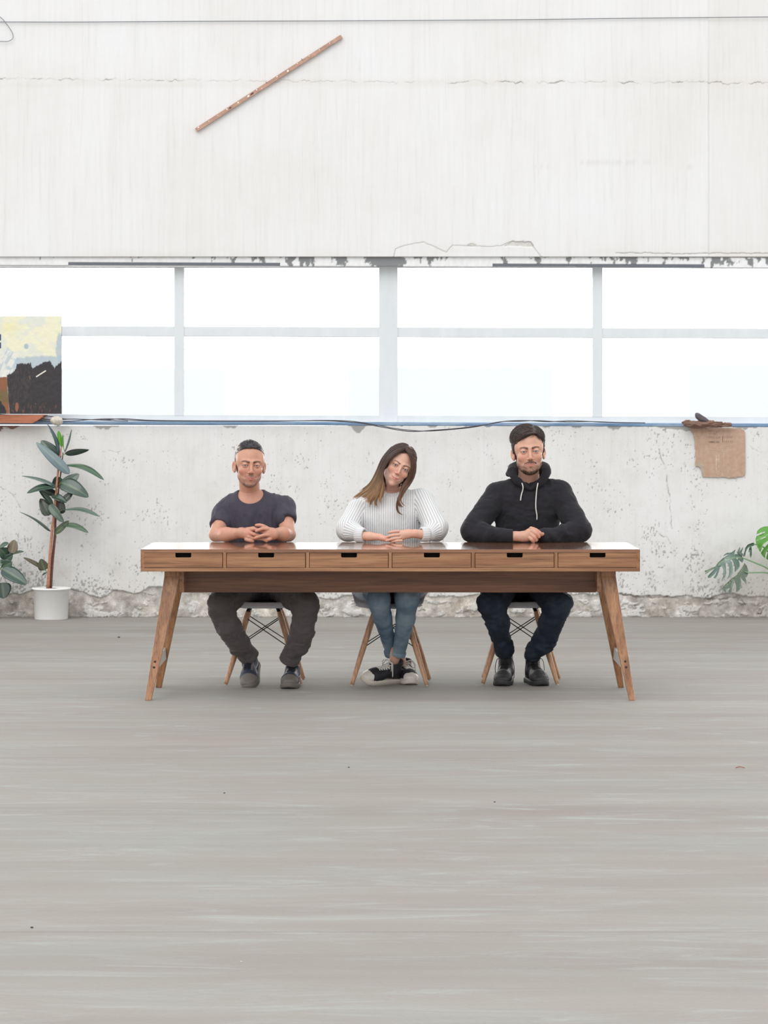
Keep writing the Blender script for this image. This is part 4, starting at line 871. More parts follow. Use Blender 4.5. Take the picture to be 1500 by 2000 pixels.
    for an in np.linspace(0, 2*math.pi, 40):
        q = P(489.5, 963, .955)+rot(roll=-8) @ np.array((.0715*math.cos(an), 0, .0575*math.sin(an))); fy = None
        if math.sin(an) < .35: fy = front_y(t, q[0]+.004*math.cos(an), q[2]-.004)
        ring.append((q, fy))
    pts = [np.array((q[0], fy+.001, q[2])) for q, fy in ring if fy is not None and fy < 1.06]
    # trousers
    tr = Vol((X(400, .7), .50, .13), (X(632, .7), 1.27, .66), .0062); cx = X(515, 1.08)
    tr.ell((cx, 1.09, .535), (.175, .13, .095), k=.03)
    kL, kR = B(288, 292, .62), B(1245, 292, .62)
    for k_, sx in ((kL, -1), (kR, 1)): tr.cap((cx+sx*.085, 1.07, .525), k_, .088, .067, .03)
    aL, aR = B(590, 850, .825), B(1080, 890, .785)
    tr.cap(kL, B(385, 540, .68), .066, .060, .02); tr.cap(B(385, 540, .68), B(500, 740, .77), .060, .052, .02); tr.cap(B(500, 740, .77), aL, .052, .043, .02)
    tr.cap(kR, B(1225, 560, .67), .066, .058, .02); tr.cap(B(1225, 560, .67), B(1165, 740, .73), .058, .054, .02); tr.cap(B(1165, 740, .73), aR, .054, .046, .02)
    V, Fq = tr.mesh(); V = folds(V, Fq, .011, 10, 61, (1, .8, 1.7)); V = folds(V, Fq, .005, 24, 62, (1, .7, 2.0))
    tm = cloth('grey_trouser_cloth', srgb(98, 92, 92), var=.16, wscale=500); tro = mk('trousers', V, Fq, tm, r)
    for c0_, c1b, rr in ((B(575, 835, .83), B(625, 885, .845), .0515), (B(1090, 870, .78), B(1070, 915, .79), .054)):
        u = Vol(np.minimum(c0_, c1b)-.07, np.maximum(c0_, c1b)+.07, .0035); u.cap(c0_, c1b, rr, rr, .01); d = (c1b-c0_)/np.linalg.norm(c1b-c0_)
        u.plane(tuple(d), float(c1b@d)+.012, .004); u.plane(tuple(-d), float(-(c0_@d))+.010, .004)
        V, Fq = u.mesh(); V = folds(V, Fq, .003, 30, 63); mk('rolled_cuff', V, Fq, tm, tro)
    shoe(r, (X(489, .75), .755, .004), -9, 24, -12, 'trainer', label='navy and grey trainer, heel raised')
    shoe(r, (X(566, .7), .665, 0), -4, 0, 0, 'trainer', label='navy and grey trainer flat on the floor')
    return r
man1()

# ============================================================ WOMAN : ribbed sweater
def woman():
    D_ = crop(640, 840, 5.77); B = crop(650, 1130, 6.25); E = crop(690, 1015, 9.375); Z = crop(670, 860, 9.375); skin = lin(216, 172, 152)
    r = person('woman with long brown hair, ribbed pale grey sweater and blue jeans, head tilted', (X(762, 1.05), 1.05, 0))
    O = P(778.6, 908.8, .955)
    hd = Head(O, rot(9, 2, 27), .935, P(765, 975, 1.05), .045, female=True, skin=skin, lip=lin(206, 128, 124), brow=lin(70, 48, 42), iris=lin(74, 50, 40), smile=6.5, jaw=.90, squint=1.0)
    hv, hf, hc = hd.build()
    secs = [(.47, X(762, 1.1), 1.13, .145, .115), (.62, X(762, 1.1), 1.10, .142, .112), (.76, X(760, 1.05), 1.06, .166, .118), (.88, X(760, 1.05), 1.035, .166, .112), (.945, X(763, 1.05), 1.03, .135, .094), (.99, X(766, 1.03), 1.02, .095, .072), (1.02, X(767, 1.03), 1.02, .06, .05)]
    a = Vol((X(696, .8), .70, .748), (X(842, .8), .86, .84), .0017)
    a.cap(E(100, 300, .81), E(300, 305, .785), .0245, .022, .01); a.cap(E(300, 305, .785), E(500, 320, .768), .022, .0175, .01)
    a.ell(E(590, 350, .764), (.030, .020, .0155), R=rot(roll=10), k=.012)
    a.cap(E(1290, 275, .80), E(1130, 255, .778), .0245, .0235, .01); a.ell(E(985, 262, .768), (.040, .022, .0255), R=rot(roll=-6), k=.014); a.ell(E(890, 285, .762), (.020, .016, .0265), R=rot(roll=-14), k=.01)
    fs = [[(830, 212, .757), (740, 218, .750), (648, 238, .757)], [(835, 275, .750), (700, 290, .743), (562, 338, .752)], [(850, 335, .747), (730, 350, .740), (605, 386, .749)], [(880, 385, .748), (790, 390, .742), (710, 402, .748)]]
    fingers(a, E, fs, .0080, .0060); fingers(a, E, [[(610, 370, .758), (700, 390, .757), (760, 400, .757)], [(600, 330, .772), (700, 290, .775), (780, 270, .778)]], .0078, .0065)
    V, Fq = a.mesh(); ac = hand_col(V, skin, [E(*f[-1]) for f in fs], [])
    b = Vol((secs[0][1]-.22, .88, .10), (secs[0][1]+.22, 1.27, 1.05), .010); sh_chest(b, secs); b.cap(P(755, 985, 1.02), P(698, 997, 1.03), .030, .036, .03); b.cap(P(775, 975, 1.02), P(826, 976, 1.03), .030, .038, .03)
    V2, F2 = b.mesh(); an = Vol(B(600, 1120, .80), B(1000, 700, 1.2), .003); an = Vol((X(740, .9), .82, .02), (X(812, .9), 1.12, .24), .004)
    an.cap(B(775, 860, .90), (X(766, .92), .922, .05), .030, .024, .01); an.cap(B(790, 860, .97), (X(791, 1.0), 1.01, .05), .028, .024, .01); an.ell(B(740, 985, .90), (.012, .010, .013), k=.01)
    V3, F3 = an.mesh()
    V_, F_, C_ = join([(hv, hf, hc), (V, Fq, ac), (V2, F2, hand_col(V2, skin)), (V3, F3, np.tile(skin*.95, (len(V3), 1)))])
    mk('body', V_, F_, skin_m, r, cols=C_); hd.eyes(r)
    # hair: scalp cap, then long strands falling to both sides
    root_c, tip_c = lin(80, 64, 56), lin(188, 150, 112)
    def th(X_, Y_, Z_): return .009-.003*np.exp(-((X_-.006)/.007)**2)*(Z_ > .07)
    def cf(V, n): return np.clip(lin(88, 68, 58)*(1+1.3*n[:, None]), 0, 1)
    h = hd.hair_cap(r, th, [(-.12, .03), (-.06, -.008), (-.02, -.028), (.02, -.040), (.05, -.054), (.07, -.068), (.085, -.085), (.15, -.2)], cf, amp=.002, grain=(110, 30, 110), extra=lambda X_, Y_, Z_: -.030*sstep(.045, .075, np.abs(X_))*sstep(.07, .0, Z_)+.012*np.exp(-(X_/.035)**2), sides=.006)
    cap_strands(hd, 1500, lambda p: np.array((np.sign(p[0]-.006)*1., .15, -.5)), lambda p: .035, .0013, lambda p: lin(80, 64, 57), h, 14, lift=.03, wob=.10)
    def g(pts): return [Z(zx, zy, y) for zx, zy, y in pts]
    GL = [g([(1110, 118, .905), (930, 120, .90), (790, 250, .895), (690, 380, .90), (615, 560, .91), (520, 740, .915), (400, 860, .92), (240, 940, .92), (130, 1010, .915), (95, 1070, .91)]),
          g([(1110, 125, .895), (900, 170, .888), (770, 320, .885), (690, 500, .89), (600, 700, .90), (460, 880, .905), (290, 1010, .905), (170, 1100, .905)]),
          g([(1110, 135, .885), (900, 220, .875), (775, 380, .872), (700, 560, .88), (650, 760, .892), (560, 910, .90), (430, 1040, .90), (330, 1080, .905)]),
          g([(1110, 145, .88), (905, 250, .868), (780, 410, .865), (705, 600, .873), (670, 800, .885), (600, 980, .895), (540, 1130, .90), (500, 1270, .905)]),
          g([(1105, 150, .878), (900, 280, .863), (765, 440, .860), (708, 620, .868), (715, 800, .880), (650, 1000, .892), (610, 1150, .90), (690, 1300, .905)]),
          g([(1105, 155, .88), (885, 300, .862), (750, 470, .862), (712, 660, .872), (745, 830, .885), (730, 960, .895), (680, 1080, .90)])]
    def cl(s_, b_): k = np.clip((s_-.35)/.55, 0, 1)**1.1; return (root_c*(1-k[:, None])+tip_c*k[:, None])*b_
    locks('locks', GL, 1100, .0019, cl, h, seed=4, jit=.0045, m=22, flat=.45, clumps=46, conv=.8)
    GR = [g([(1110, 118, .91), (1200, 140, .915), (1300, 260, .92), (1332, 420, .925), (1318, 620, .925), (1240, 790, .92), (1140, 930, .91), (1060, 1080, .905), (1000, 1200, .90), (1020, 1320, .90), (1100, 1375, .90), (1200, 1335, .90)]),
          g([(1115, 128, .90), (1210, 180, .90), (1275, 300, .90), (1300, 450, .905), (1270, 650, .91), (1180, 800, .91), (1090, 930, .905), (1020, 1060, .90), (985, 1190, .898), (1000, 1300, .898), (1060, 1370, .898)]),
          g([(1120, 140, .89), (1215, 220, .885), (1262, 340, .885), (1272, 480, .89), (1225, 650, .90), (1140, 790, .905), (1080, 900, .90), (1010, 1030, .90), (975, 1150, .898), (1000, 1270, .898)]),
          g([(1120, 150, .885), (1215, 250, .875), (1255, 370, .875), (1255, 520, .885), (1190, 690, .90), (1100, 800, .905), (1060, 880, .90), (1040, 1000, .90), (1040, 1110, .898), (1100, 1200, .90), (1190, 1218, .90)])]
    rc2, tc2 = lin(78, 60, 54), lin(128, 92, 72)
    locks('locks', GR, 480, .0019, lambda s_, b_: (rc2*(1-s_[:, None])+tc2*s_[:, None])*b_, h, seed=5, jit=.0028, m=24, flat=.45, clumps=16, conv=.75)
    GB = [g([(900, 200, .98), (700, 450, .99), (640, 700, .98), (640, 850, .97)]), g([(1000, 200, 1.0), (850, 600, 1.01), (800, 800, 1.0), (760, 900, .985)]), g([(1150, 250, 1.0), (1130, 600, 1.01), (1080, 780, .995), (1050, 860, .98)]), g([(1260, 350, .97), (1240, 600, .98), (1180, 750, .97), (1110, 880, .96)])]
    locks('locks', GB, 420, .0035, lambda s_, b_: (rc2*.75+0*s_[:, None])*b_, h, seed=6, jit=.006, m=14, flat=.6)
    # sweater with real ribs
    t = Vol((X(648, .9), .735, .46), (X(886, .9), 1.28, 1.06), .0038); t.loft(secs, k=.01)
    armL = [P(699, 997, 1.03), P(680, 1034, .925), P(704, 1043, .845)]; armR = [P(826, 976, 1.03), P(851, 1032, .925), P(838, 1043, .845)]
    t.cap(P(752, 982, 1.02), armL[0], .040, .053, .04); t.cap(P(778, 972, 1.02), armR[0], .040, .056, .04)
    t.cap(armL[0], armL[1], .055, .061, .02); t.cap(armL[1], armL[2], .058, .038, .02); t.cap(armR[0], armR[1], .057, .066, .02); t.cap(armR[1], armR[2], .062, .038, .02)
    t.ell(P(766, 955, 1.0), (.054, .054, .035), k=.004, sub=True)
    for w_, e_ in ((E(100, 300, .81), E(500, 305, .785)), (E(1290, 275, .80), E(1080, 262, .778))):
        d = (e_-w_)/np.linalg.norm(e_-w_); t.cap(w_, e_+d*.05, .0275, k=.002, sub=True)
    t.ell(P(766, 955, 1.0), (.001, .001, .001), k=.001, sub=True)
    V, Fq = t.mesh(); V = folds(V, Fq, .005, 8, 81, (1.2, 1, .8), True); V = np.maximum(V, (-9, -9, -9))
    # nearest part decides the direction of the ribs
    def segd(V, a_, b_): d = b_-a_; s_ = np.clip(((V-a_)@d)/d.dot(d), 0, 1); q = V-a_-s_[:, None]*d; return np.linalg.norm(q, axis=1), s_, q
    per = .0118; ph = (V[:, 0]-secs[2][1])/per*2*math.pi; best = np.full(len(V), 1.0)
    sdx = np.abs(V[:, 0]-np.interp(V[:, 2], [s_[0] for s_ in secs], [s_[1] for s_ in secs]))-np.interp(V[:, 2], [s_[0] for s_ in secs], [s_[3] for s_ in secs])*.93
    for arm, sg in ((armL, -1), (armR, 1)):
        for i in (0, 1):
            dd, s_, q = segd(V, arm[i], arm[i+1]); axis = arm[i+1]-arm[i]; axis /= np.linalg.norm(axis); u = np.cross(axis, (0, 1., 0)); u /= np.linalg.norm(u); w_ = np.cross(axis, u)
            an_ = np.arctan2(q@u, q@w_); m = (dd < best) & (dd < (.074 if i == 0 else .056)) & ((sdx > -.006) | (i == 1) & (V[:, 1] < .93)) & (V[:, 2] < (arm[0][2]+.06)); ph = np.where(m, an_*(28 if i == 0 else 22), ph); best = np.where(m, dd, best)
    rib = np.cos(ph); V = disp(V, Fq, .0012*(rib-.2)); 
    V[:, 2] = np.where((V[:, 1] < .822) & (V[:, 2] < .7515), .7515, V[:, 2])
    sm_ = M('ribbed_wool', .9, spec=.15); at = sm_.attr('rib'); n = sm_.noise(700, sm_.co(), 2)
    sm_.col(sm_.mix(.5, sm_.ramp(at, [(0, srgb(168, 174, 182)), (.3, srgb(208, 211, 214)), (.6, srgb(224, 224, 223)), (1, srgb(232, 231, 229))]), sm_.ramp(n, [(.3, G(.88)), (.7, G(1))]), 'MULTIPLY')); sm_.bump(n, .3, .001)  # grooves between ribs are darkened in the colour to imitate shade
    sw = mk('sweater', V, Fq, sm_.m, r, attrs=dict(rib=(rib+1)/2))
    def band(name, a_, b_, ro, ri, nr, ends=True, fl=.0):
        L_ = b_-a_; ax_ = L_/np.linalg.norm(L_); u = np.cross(ax_, (.3, 1., .2)); u /= np.linalg.norm(u); w_ = np.cross(ax_, u); V = []; rb = []; N = nr*6
        prof = [(ri, 0.02), (ro-.003, 0), (ro, .12), (ro, .5), (ro+fl, .9), (ro-.003+fl, 1), (ri+fl, .98), (ri+fl, .6)]
        for rr, tt in prof:
            for k_ in range(N):
                an_ = 2*math.pi*k_/N; c_ = math.cos(an_*nr); R_ = rr+(.0011*c_ if rr > ri+.001 else 0); V.append(a_+L_*tt+R_*(math.cos(an_)*u+math.sin(an_)*w_)); rb.append((c_+1)/2)
        Fq = [(i*N+k_, i*N+(k_+1) % N, (i+1)*N+(k_+1) % N, (i+1)*N+k_) for i in range(len(prof)-1) for k_ in range(N)]
        return mk(name, np.array(V), Fq, sm_.m, sw, attrs=dict(rib=np.array(rb)))
    band('collar', P(763.5, 977, 1.015), P(766.5, 958, .995), .0625, .049, 46, fl=-.004)
    dL = E(320, 302, .782)-E(60, 296, .82); dL /= np.linalg.norm(dL); dR = E(1080, 262, .778)-E(1320, 278, .81); dR /= np.linalg.norm(dR)
    band('cuff', E(60, 285, .822), E(60, 285, .822)+dL*.048, .0385, .0275, 26); band('cuff', E(1370, 275, .822), E(1370, 275, .822)+dR*.044, .0380, .0275, 26)
    # jeans
    j = Vol((X(668, .7), .48, .13), (X(856, .7), 1.28, .66), .0056); cx = X(763, 1.1)
    j.ell((cx, 1.10, .53), (.165, .13, .09), k=.03); kL, kR = B(555, 250, .62), B(905, 250, .62)
    j.cap((cx-.082, 1.08, .52), kL, .082, .060, .03); j.cap((cx+.082, 1.08, .52), kR, .082, .060, .03)
    j.cap(kL, B(610, 480, .73), .058, .046, .02); j.cap(B(610, 480, .73), B(715, 900, .965), .046, .030, .02)
    V, Fq = j.mesh(); V = folds(V, Fq, .0035, 16, 91, (1, .8, 1.8)); c1 = V
    dn = M('blue_denim', .85, spec=.2); q1 = dn.noise(1.0, dn.co((260, 260, 700)), 2); q2 = dn.noise(9, dn.co(), 3)
    dn.col(dn.mix(.6, dn.ramp(q2, [(.3, srgb(98, 118, 138)), (.5, srgb(122, 144, 164)), (.72, srgb(150, 169, 184))]), dn.ramp(q1, [(.3, G(.78)), (.7, G(1.08))]), 'MULTIPLY')); dn.bump(q1, .3, .001)
    je = mk('jeans', V, Fq, dn.m, r)
    j2 = Vol((X(740, .7), .48, .13), (X(856, .7), 1.1, .58), .0052); j2.cap(kR+np.array((0, .1, .02)), kR, .066, .060, .02); j2.cap(kR, B(890, 480, .72), .058, .048, .02); j2.cap(B(890, 480, .72), B(808, 890, .895), .048, .0335, .02)
    V, Fq = j2.mesh(); V = folds(V, Fq, .0035, 16, 95, (1, .8, 1.8)); mk('trouser_leg', V, Fq, dn.m, je)
    for c0_, c1b, rr in ((B(812, 890, .895), B(800, 925, .90), .039), (B(700, 880, .955), B(712, 915, .965), .036)):
        u = Vol(np.minimum(c0_, c1b)-.06, np.maximum(c0_, c1b)+.06, .003); u.cap(c0_, c1b, rr, rr, .01); d = (c1b-c0_)/np.linalg.norm(c1b-c0_)
        u.plane(tuple(d), float(c1b@d)+.006, .003); u.plane(tuple(-d), float(-(c0_@d))+.004, .003); V, Fq = u.mesh(); mk('rolled_cuff', V, Fq, dn.m, je)
    u = Vol((cx-.09, .68, .40), (cx+.06, .98, .58), .005); u.ell((cx-.02, .84, .475), (.055, .13, .055), k=.02); V, Fq = u.mesh(); V = folds(V, Fq, .005, 20, 99)
    pm = M('dark_plaid_cloth', .9, spec=.1); pm.col(pm.ramp(pm.noise(30, pm.co(), 3), [(.35, srgb(28, 24, 34)), (.55, srgb(64, 34, 34)), (.7, srgb(30, 26, 40))])); mk('shirt_tail', V, Fq, pm.m, r)
    shoe(r, (X(720, .82), .835, .017), -52, -2, 24, 'low', L=.268, label='black canvas sneaker pointing left, resting on its outer edge')
    shoe(r, (X(801, .9), .885, .0), 14, 0, 4, 'low', L=.255, label='black canvas sneaker pointing forward')
    return r
woman()

# ============================================================ MAN 3 : black hoodie
def man3():
    T = crop(880, 810, 5); B = crop(900, 1130, 5.77); H3 = crop(980, 1015, 15); skin = lin(208, 162, 140); Fc = crop(980, 820, 15)
    r = person('bearded man in a black hoodie with white drawstrings, one fist on the desk', (X(1020, 1.05), 1.05, 0))
    O = P(1032.2, 881.2, .955)
    hd = Head(O, rot(2, 0, -3), 1.03, P(1033, 962, 1.06), .057, skin=skin, lip=lin(198, 130, 120), brow=lin(68, 50, 44), beard=.92, beard_col=lin(74, 54, 46), iris=lin(92, 102, 106), smile=8, jaw=1.0, squint=.70)
    hv, hf, hc = hd.build()
    secs = [(.47, X(1019, 1.1), 1.14, .168, .13), (.62, X(1022, 1.1), 1.11, .162, .128), (.76, X(1028, 1.05), 1.07, .160, .125), (.88, X(1032, 1.05), 1.05, .176, .12), (.96, X(1032, 1.05), 1.04, .178, .105), (1.01, X(1032, 1.03), 1.035, .14, .088), (1.05, X(1032, 1.03), 1.035, .08, .065)]
    a = Vol((X(990, .8), .69, .748), (X(1070, .8), .86, .84), .0019)
    a.cap(H3(250, 490, .79), H3(420, 485, .770), .0275, .0265, .01); a.ell(H3(620, 490, .762), (.036, .025, .029), R=rot(roll=-6), k=.014); a.ell(H3(790, 440, .755), (.026, .022, .036), R=rot(roll=22), k=.012)
    fs = [[(860, 260, .752), (1000, 310, .744), (1110, 390, .742), (1150, 440, .750)], [(890, 330, .744), (1000, 400, .733), (1085, 500, .738)], [(860, 430, .740), (950, 510, .728), (1005, 600, .734)], [(820, 530, .740), (880, 580, .730), (925, 640, .736)]]
    for pts in fs:
        w_ = spline([H3(*p) for p in pts], 7)
        for i in range(6): a.cap(w_[i], w_[i+1], .0112-.0003*i, .0109-.0003*i, k=.0022)
    a.cap(H3(1060, 470, .765), H3(1195, 420, .756), .010, .0092, k=.004); a.ell(H3(960, 500, .785), (.030, .02, .026), k=.01)
    V, Fq = a.mesh(); ac = hand_col(V, skin*.97, [H3(*f[1]) for f in fs]+[H3(1195, 420, .75)]*2, [])
    b = Vol((secs[0][1]-.26, .88, .44), (secs[0][1]+.26, 1.30, 1.10), .010); sh_chest(b, secs); b.cap(P(1020, 958, 1.04), P(972, 968, 1.04), .035, .044, .03); b.cap(P(1045, 956, 1.04), P(1093, 964, 1.04), .035, .044, .03)
    b.cap(P(1033, 965, 1.04), P(1033, 950, 1.04), .052, .050, .05); V2, F2 = b.mesh()
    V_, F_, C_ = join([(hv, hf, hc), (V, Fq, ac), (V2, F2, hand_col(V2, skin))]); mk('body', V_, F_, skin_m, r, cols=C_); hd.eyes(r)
    dk_ = lin(70, 60, 56)
    def th(X_, Y_, Z_): return .008+.013*sstep(.03, .10, Z_)-.004*sstep(.0, -.03, Z_)+.004*sstep(.0, -.05, X_)*sstep(.03, .06, Z_)
    def cf(V, n): return np.clip(dk_*(1+1.4*n[:, None]), 0, 1)
    ex = lambda X_, Y_, Z_: .020*sstep(-.01, .03, X_)*sstep(.12, .07, Z_)*sstep(.055, .04, np.abs(X_))-.018*sstep(.0, -.05, X_)*(Z_ > .04)-.012*sstep(.055, .07, np.abs(X_))*(Z_ > -.03)*(Z_ < .05)
    h = hd.hair_cap(r, th, [(-.12, .08), (-.06, .05), (-.035, .022), (-.015, .000), (.0, -.018), (.03, -.034), (.055, -.052), (.072, -.070), (.084, -.088), (.15, -.2)], cf, amp=.0022, grain=(35, 90, 60), extra=ex, zmin=-.075)
    def dr(p):
        if p[2] < .045 and abs(p[0]) > .05: return np.array((0, .35, -1.))
        return np.array((-1., -.30, -.15)) if p[0] < .030 else np.array((.8, -.1, -.5))
    cap_strands(hd, 2600, dr, lambda p: .030 if p[2] > .06 else .014 if p[2] > .01 else .008, .0010, lambda p: dk_, h, 8, lift=.16, wob=.22, name='locks')
    # short beard hairs along the jaw
    rg = np.random.default_rng(9); parts = []; VV = hd.V0; N = vnorm(VV, hf); zc = np.interp(np.abs(VV[:, 0]), [0, .014, .028, .036, .048, .060, .078], [-.049, -.050, -.057, -.074, -.072, -.056, -.030])
    ok = np.nonzero((VV[:, 2] < zc) & (VV[:, 2] > -.124) & (VV[:, 1] < .0) & (np.abs(VV[:, 0]) < .071))[0]
    pz = VV[ok]; wt = np.where((pz[:, 2] > -.0655) & (np.abs(pz[:, 0]) < .033), 1.2, .12+1.0*sstep(-.088, -.108, pz[:, 2]+.10*np.abs(pz[:, 0])**1*0)+.35*sstep(.045, .06, np.abs(pz[:, 0]))); wt *= ~((np.abs(pz[:, 0]) < .028) & (pz[:, 2] < -.061) & (pz[:, 2] > -.079)); wt /= wt.sum()
    for i in rg.choice(ok, 2200, p=wt):
        d = N[i]*.6+np.array((0, 0, -.9))+rg.normal(size=3)*.25; d /= np.linalg.norm(d); p = VV[i]; V, Fq = tube([hd.wor(p-N[i]*.001), hd.wor(p+d*.0022), hd.wor(p+d*.0045)], [.0005, .0004, .0002], 3); parts.append((V, Fq, np.tile(lin(70, 52, 44)*rg.uniform(.6, 1.5), (len(V), 1))))
    V, Fq, c_ = join(parts); mk('beard', V, fixq(Fq.tolist()), hair_m, r, cols=c_)
    # hoodie
    t = Vol((X(890, .9), .74, .46), (X(1164, .9), 1.32, 1.13), .0046); t.loft(secs, k=.01)
    aL = [P(973, 967, 1.04), P(922, 1036, .905), P(962, 1045, .835), P(1001, 1047, .785)]; aR = [P(1092, 963, 1.04), P(1131, 1035, .905), P(1094, 1045, .84), P(1056, 1048, .80)]
    t.cap(P(1018, 952, 1.04), aL[0], .048, .061, .04); t.cap(P(1046, 950, 1.04), aR[0], .048, .060, .04)
    for q, rs in ((aL, (.061, .056, .043, .0345)), (aR, (.060, .058, .044, .034))):
        for i in range(3): t.cap(q[i], q[i+1], rs[i], rs[i+1], .012)
    t.cap(aL[3], P(1012, 1047, .772), .0345, .0335, .01); g = t.grid(); xe = X(1001.5, .785); m = (g[..., 0] > xe-.02) & (g[..., 0] < xe+.09) & (g[..., 2] < .85) & (g[..., 1] < .835) & (g[..., 0] < X(1040, .8))
    t.D = np.where(m, np.maximum(t.D, (g[..., 0]-xe)), t.D).astype(F32); t.cap(H3(400, 487, .776), H3(640, 485, .765), .0284, k=.001, sub=True)
    # neck opening, a downward V
    for q in range(6): s_ = q/5; t.ell(P(1033.5, 928+s_*13, .965-s_*.015), (.054-.044*s_, .085, .020), k=.004, sub=True)
    V, Fq = t.mesh(); V0 = V.copy(); V = folds(V, Fq, .013, 8, 131, (1.3, 1, 1.1)); V = folds(V, Fq, .005, 20, 132, (1, 1, 1.5)); wn_ = sstep(.05, .10, np.linalg.norm(V0-P(1004, 1047, .78), axis=1))[:, None]; V = V0+(V-V0)*wn_; V[:, 2] = np.where((V[:, 1] < .822) & (V[:, 2] < .7515), .7515, V[:, 2])
    HV = V; hm = cloth('black_fleece', srgb(38, 37, 42), var=.25, wscale=600, rough=.9); ho = mk('hoodie', V, Fq, hm, r)
    hp = [P(1034.5, 955, .935), P(1017, 944, .945), P(1004, 930, .965), P(1000, 918, 1.01), P(1008, 913, 1.09), P(1033, 911, 1.12), P(1057, 912, 1.09), P(1067, 916, 1.01), P(1066, 928, .965), P(1053, 943, .945), P(1037, 955, .935)]
    rs = [.007, .015, .019, .022, .028, .032, .028, .022, .019, .015, .007]; u = Vol(np.min(hp, 0)-.07, np.max(hp, 0)+.07, .0033); w_ = spline(hp, 41); rr = np.interp(np.linspace(0, 1, 41), np.linspace(0, 1, 11), rs)
    for i in range(40): u.cap(w_[i], w_[i+1], rr[i], rr[i+1], k=.006)
    u.cap(P(993, 926, 1.02), P(1001, 921, 1.0), .014, .02, k=.02); u.ell(P(1033, 925, 1.13), (.085, .05, .05), k=.03)
    cc = Vol(u.lo, u.lo+u.h*(u.n-1), u.h); V, Fq = u.mesh(); V = folds(V, Fq, .004, 16, 141); HV = np.vstack([HV, V]); mk('hood', V, Fq, hm, ho)
    wm_ = plain('white_cord', srgb(225, 222, 216), .8)
    for pts in ([(697, 668), (708, 715), (690, 790), (684, 838)], [(853, 668), (838, 760), (832, 900), (843, 980), (843, 1026)]):
        pp = []
        for k_, (zx, zy) in enumerate(spline([(a_, b_, 0) for a_, b_ in pts], 12)[:, :2]):
            p = T(zx, zy, .92); nr_ = np.hypot(HV[:, 0]-p[0], HV[:, 2]-p[2]) < .011; fy = HV[nr_, 1].min() if nr_.any() else .93; pp.append(T(zx, zy, fy-.0035))
        pp = np.array(pp); pp[1:-1, 1] = np.minimum(pp[1:-1, 1], (pp[:-2, 1]+pp[2:, 1])/2); V, Fq = tube(pp, .0050, 8, None, .6); dr = mk('drawstring', V, fixq(Fq), wm_, ho); dr['label'] = 'white drawstring'
    tr = Vol((X(920, .7), .50, .12), (X(1132, .7), 1.30, .66), .0062); cx = X(1019, 1.1)
    tr.ell((cx, 1.11, .535), (.175, .13, .095), k=.03); kL, kR = B(345, 280, .62), B(1095, 285, .62)
    for k_, sx in ((kL, -1), (kR, 1)): tr.cap((cx+sx*.088, 1.09, .525), k_, .088, .070, .03)
    tr.cap(kL, B(415, 500, .70), .068, .055, .02); tr.cap(B(415, 500, .70), B(490, 800, .84), .055, .047, .02)
    tr.cap(kR, B(1010, 520, .70), .068, .056, .02); tr.cap(B(1010, 520, .70), B(935, 720, .78), .056, .058, .02); tr.cap(B(935, 720, .78), B(830, 800, .85), .056, .044, .02); tr.cap(B(830, 800, .85), B(815, 850, .86), .044, .042, .01)
    V, Fq = tr.mesh(); V = folds(V, Fq, .010, 11, 151, (1, .8, 1.7)); V = folds(V, Fq, .005, 25, 152, (1, .7, 1.9))
    dn = M('dark_denim', .85, spec=.2); q1 = dn.noise(1.0, dn.co((260, 260, 700)), 2); q2 = dn.noise(9, dn.co(), 3)
    dn.col(dn.mix(.6, dn.ramp(q2, [(.3, srgb(34, 40, 50)), (.5, srgb(44, 52, 64)), (.72, srgb(62, 72, 84))]), dn.ramp(q1, [(.3, G(.75)), (.7, G(1.1))]), 'MULTIPLY')); dn.bump(q1, .3, .001)
    mk('jeans', V, Fq, dn.m, r)
    shoe(r, (X(981, .83), .825, 0), -9, 0, 0, 'boot', L=.285, label='black lace-up boot with trailing lace')
    shoe(r, (X(1055, .83), .825, 0), 12, 0, 0, 'boot', L=.285, label='black lace-up boot set closer to the right legs of the chair')
    return r
man3()
